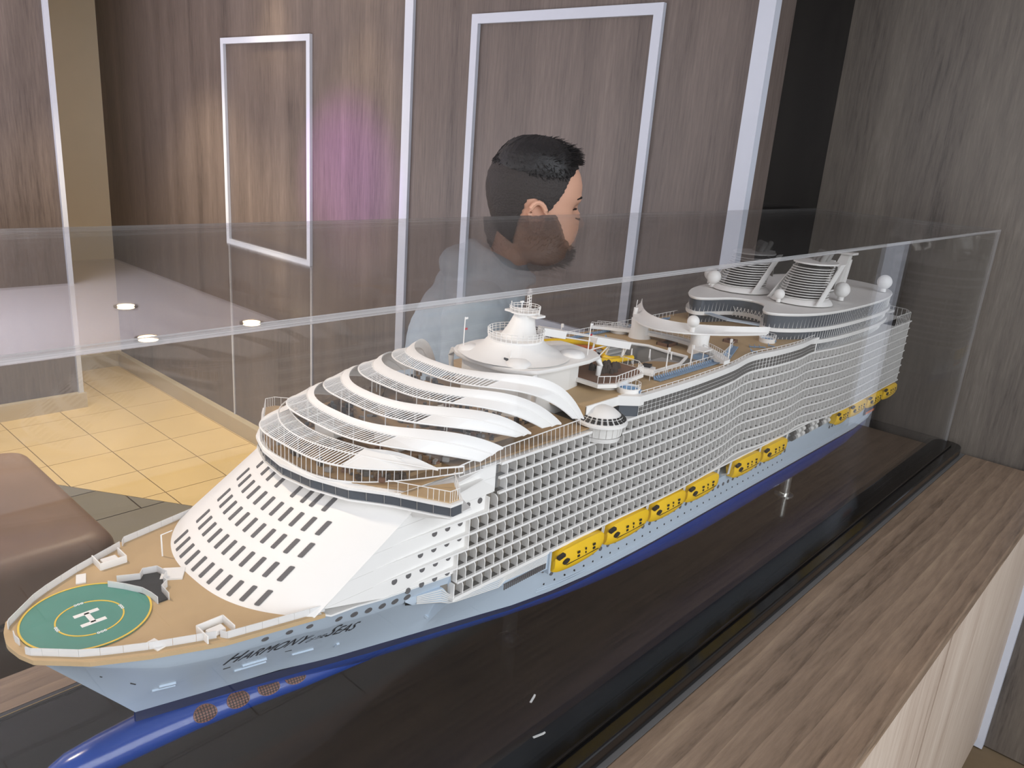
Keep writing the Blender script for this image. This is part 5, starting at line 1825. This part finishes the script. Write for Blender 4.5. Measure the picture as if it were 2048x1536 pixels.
# top: sleeves, trunk and hood as one soft garment
sh_ = MB()
lft_tube(sh_, [(NX - .048, 0, z0 - .125), (NX - .060, 0, z0 - .150), (NX - .078, 0, z0 - .175), (NX - .098, 0, z0 - .205), (NX - .12, 0, z0 - .30), (NX - .145, 0, z0 - .42), (NX - .175, 0, z0 - .54), (NX - .19, 0, z0 - .66)], [(.060, .062), (.068, .088), (.084, .128), (.106, .165), (.122, .165), (.118, .155), (.112, .152), (.112, .155)], 36)
A = np.linspace(0, 2 * math.pi, 25)
sh_.tube([(NX - .045 + .066 * math.cos(a), .072 * math.sin(a), z0 - .130 - .034 * math.cos(a)) for a in A], .016, 10)
sh_.tube([(NX - .09, -.06, z0 - .125), (NX - .13, -.045, z0 - .135), (NX - .15, 0, z0 - .14), (NX - .13, .045, z0 - .135), (NX - .09, .06, z0 - .125)], [.02, .03, .036, .03, .02], 12)
for s in (-1, 1):
    sh_.tube([(NX - .10, s * .11, z0 - .195), (NX - .112, s * .165, z0 - .22), (NX - .128, s * .195, z0 - .31), (NX - .135, s * .20, z0 - .435), (NX - .055, s * .14, z0 - .445), (NX - .012, s * .09, z0 - .425)], [.06, .066, .062, .054, .046, .036], 16)
so_ = sh_.build('hooded_top', M['shirt'], boy, True)
rm = so_.modifiers.new('weld', 'REMESH'); rm.mode = 'VOXEL'; rm.voxel_size = .008; rm.use_smooth_shade = True
sm = so_.modifiers.new('soft', 'SMOOTH'); sm.factor = .5; sm.iterations = 5
tx = bpy.data.textures.new('folds', 'CLOUDS'); tx.noise_scale = .07
dp = so_.modifiers.new('folds', 'DISPLACE'); dp.texture = tx; dp.strength = .018; dp.mid_level = .5
tr_ = MB()
lft_tube(tr_, [(NX - .19, 0, z0 - .60), (NX - .195, 0, z0 - .66), (NX - .2, 0, z0 - .73)], [(.100, .148), (.108, .150), (.098, .145)], 28)
for s in (-1, 1):
    tr_.tube([(.008, s * .068, hipz + .01), (.006, s * .086, hipz - .12), (.0, s * .090, hipz * .52), (-.02, s * .092, hipz * .28), (-.03, s * .095, .075)], [.09, .088, .070, .064, .056], 16)
to_ = tr_.build('trousers', M['trouser'], boy, True)
rm = to_.modifiers.new('weld', 'REMESH'); rm.mode = 'VOXEL'; rm.voxel_size = .01; rm.use_smooth_shade = True
for s in (-1, 1):
    MB().tube([(-.082, s * .095, .038), (-.04, s * .095, .042), (.02, s * .10, .042), (.085, s * .105, .034), (.125, s * .107, .030)], [.034, .041, .041, .034, .024], 14).build('shoe', M['white2'], boy, True)
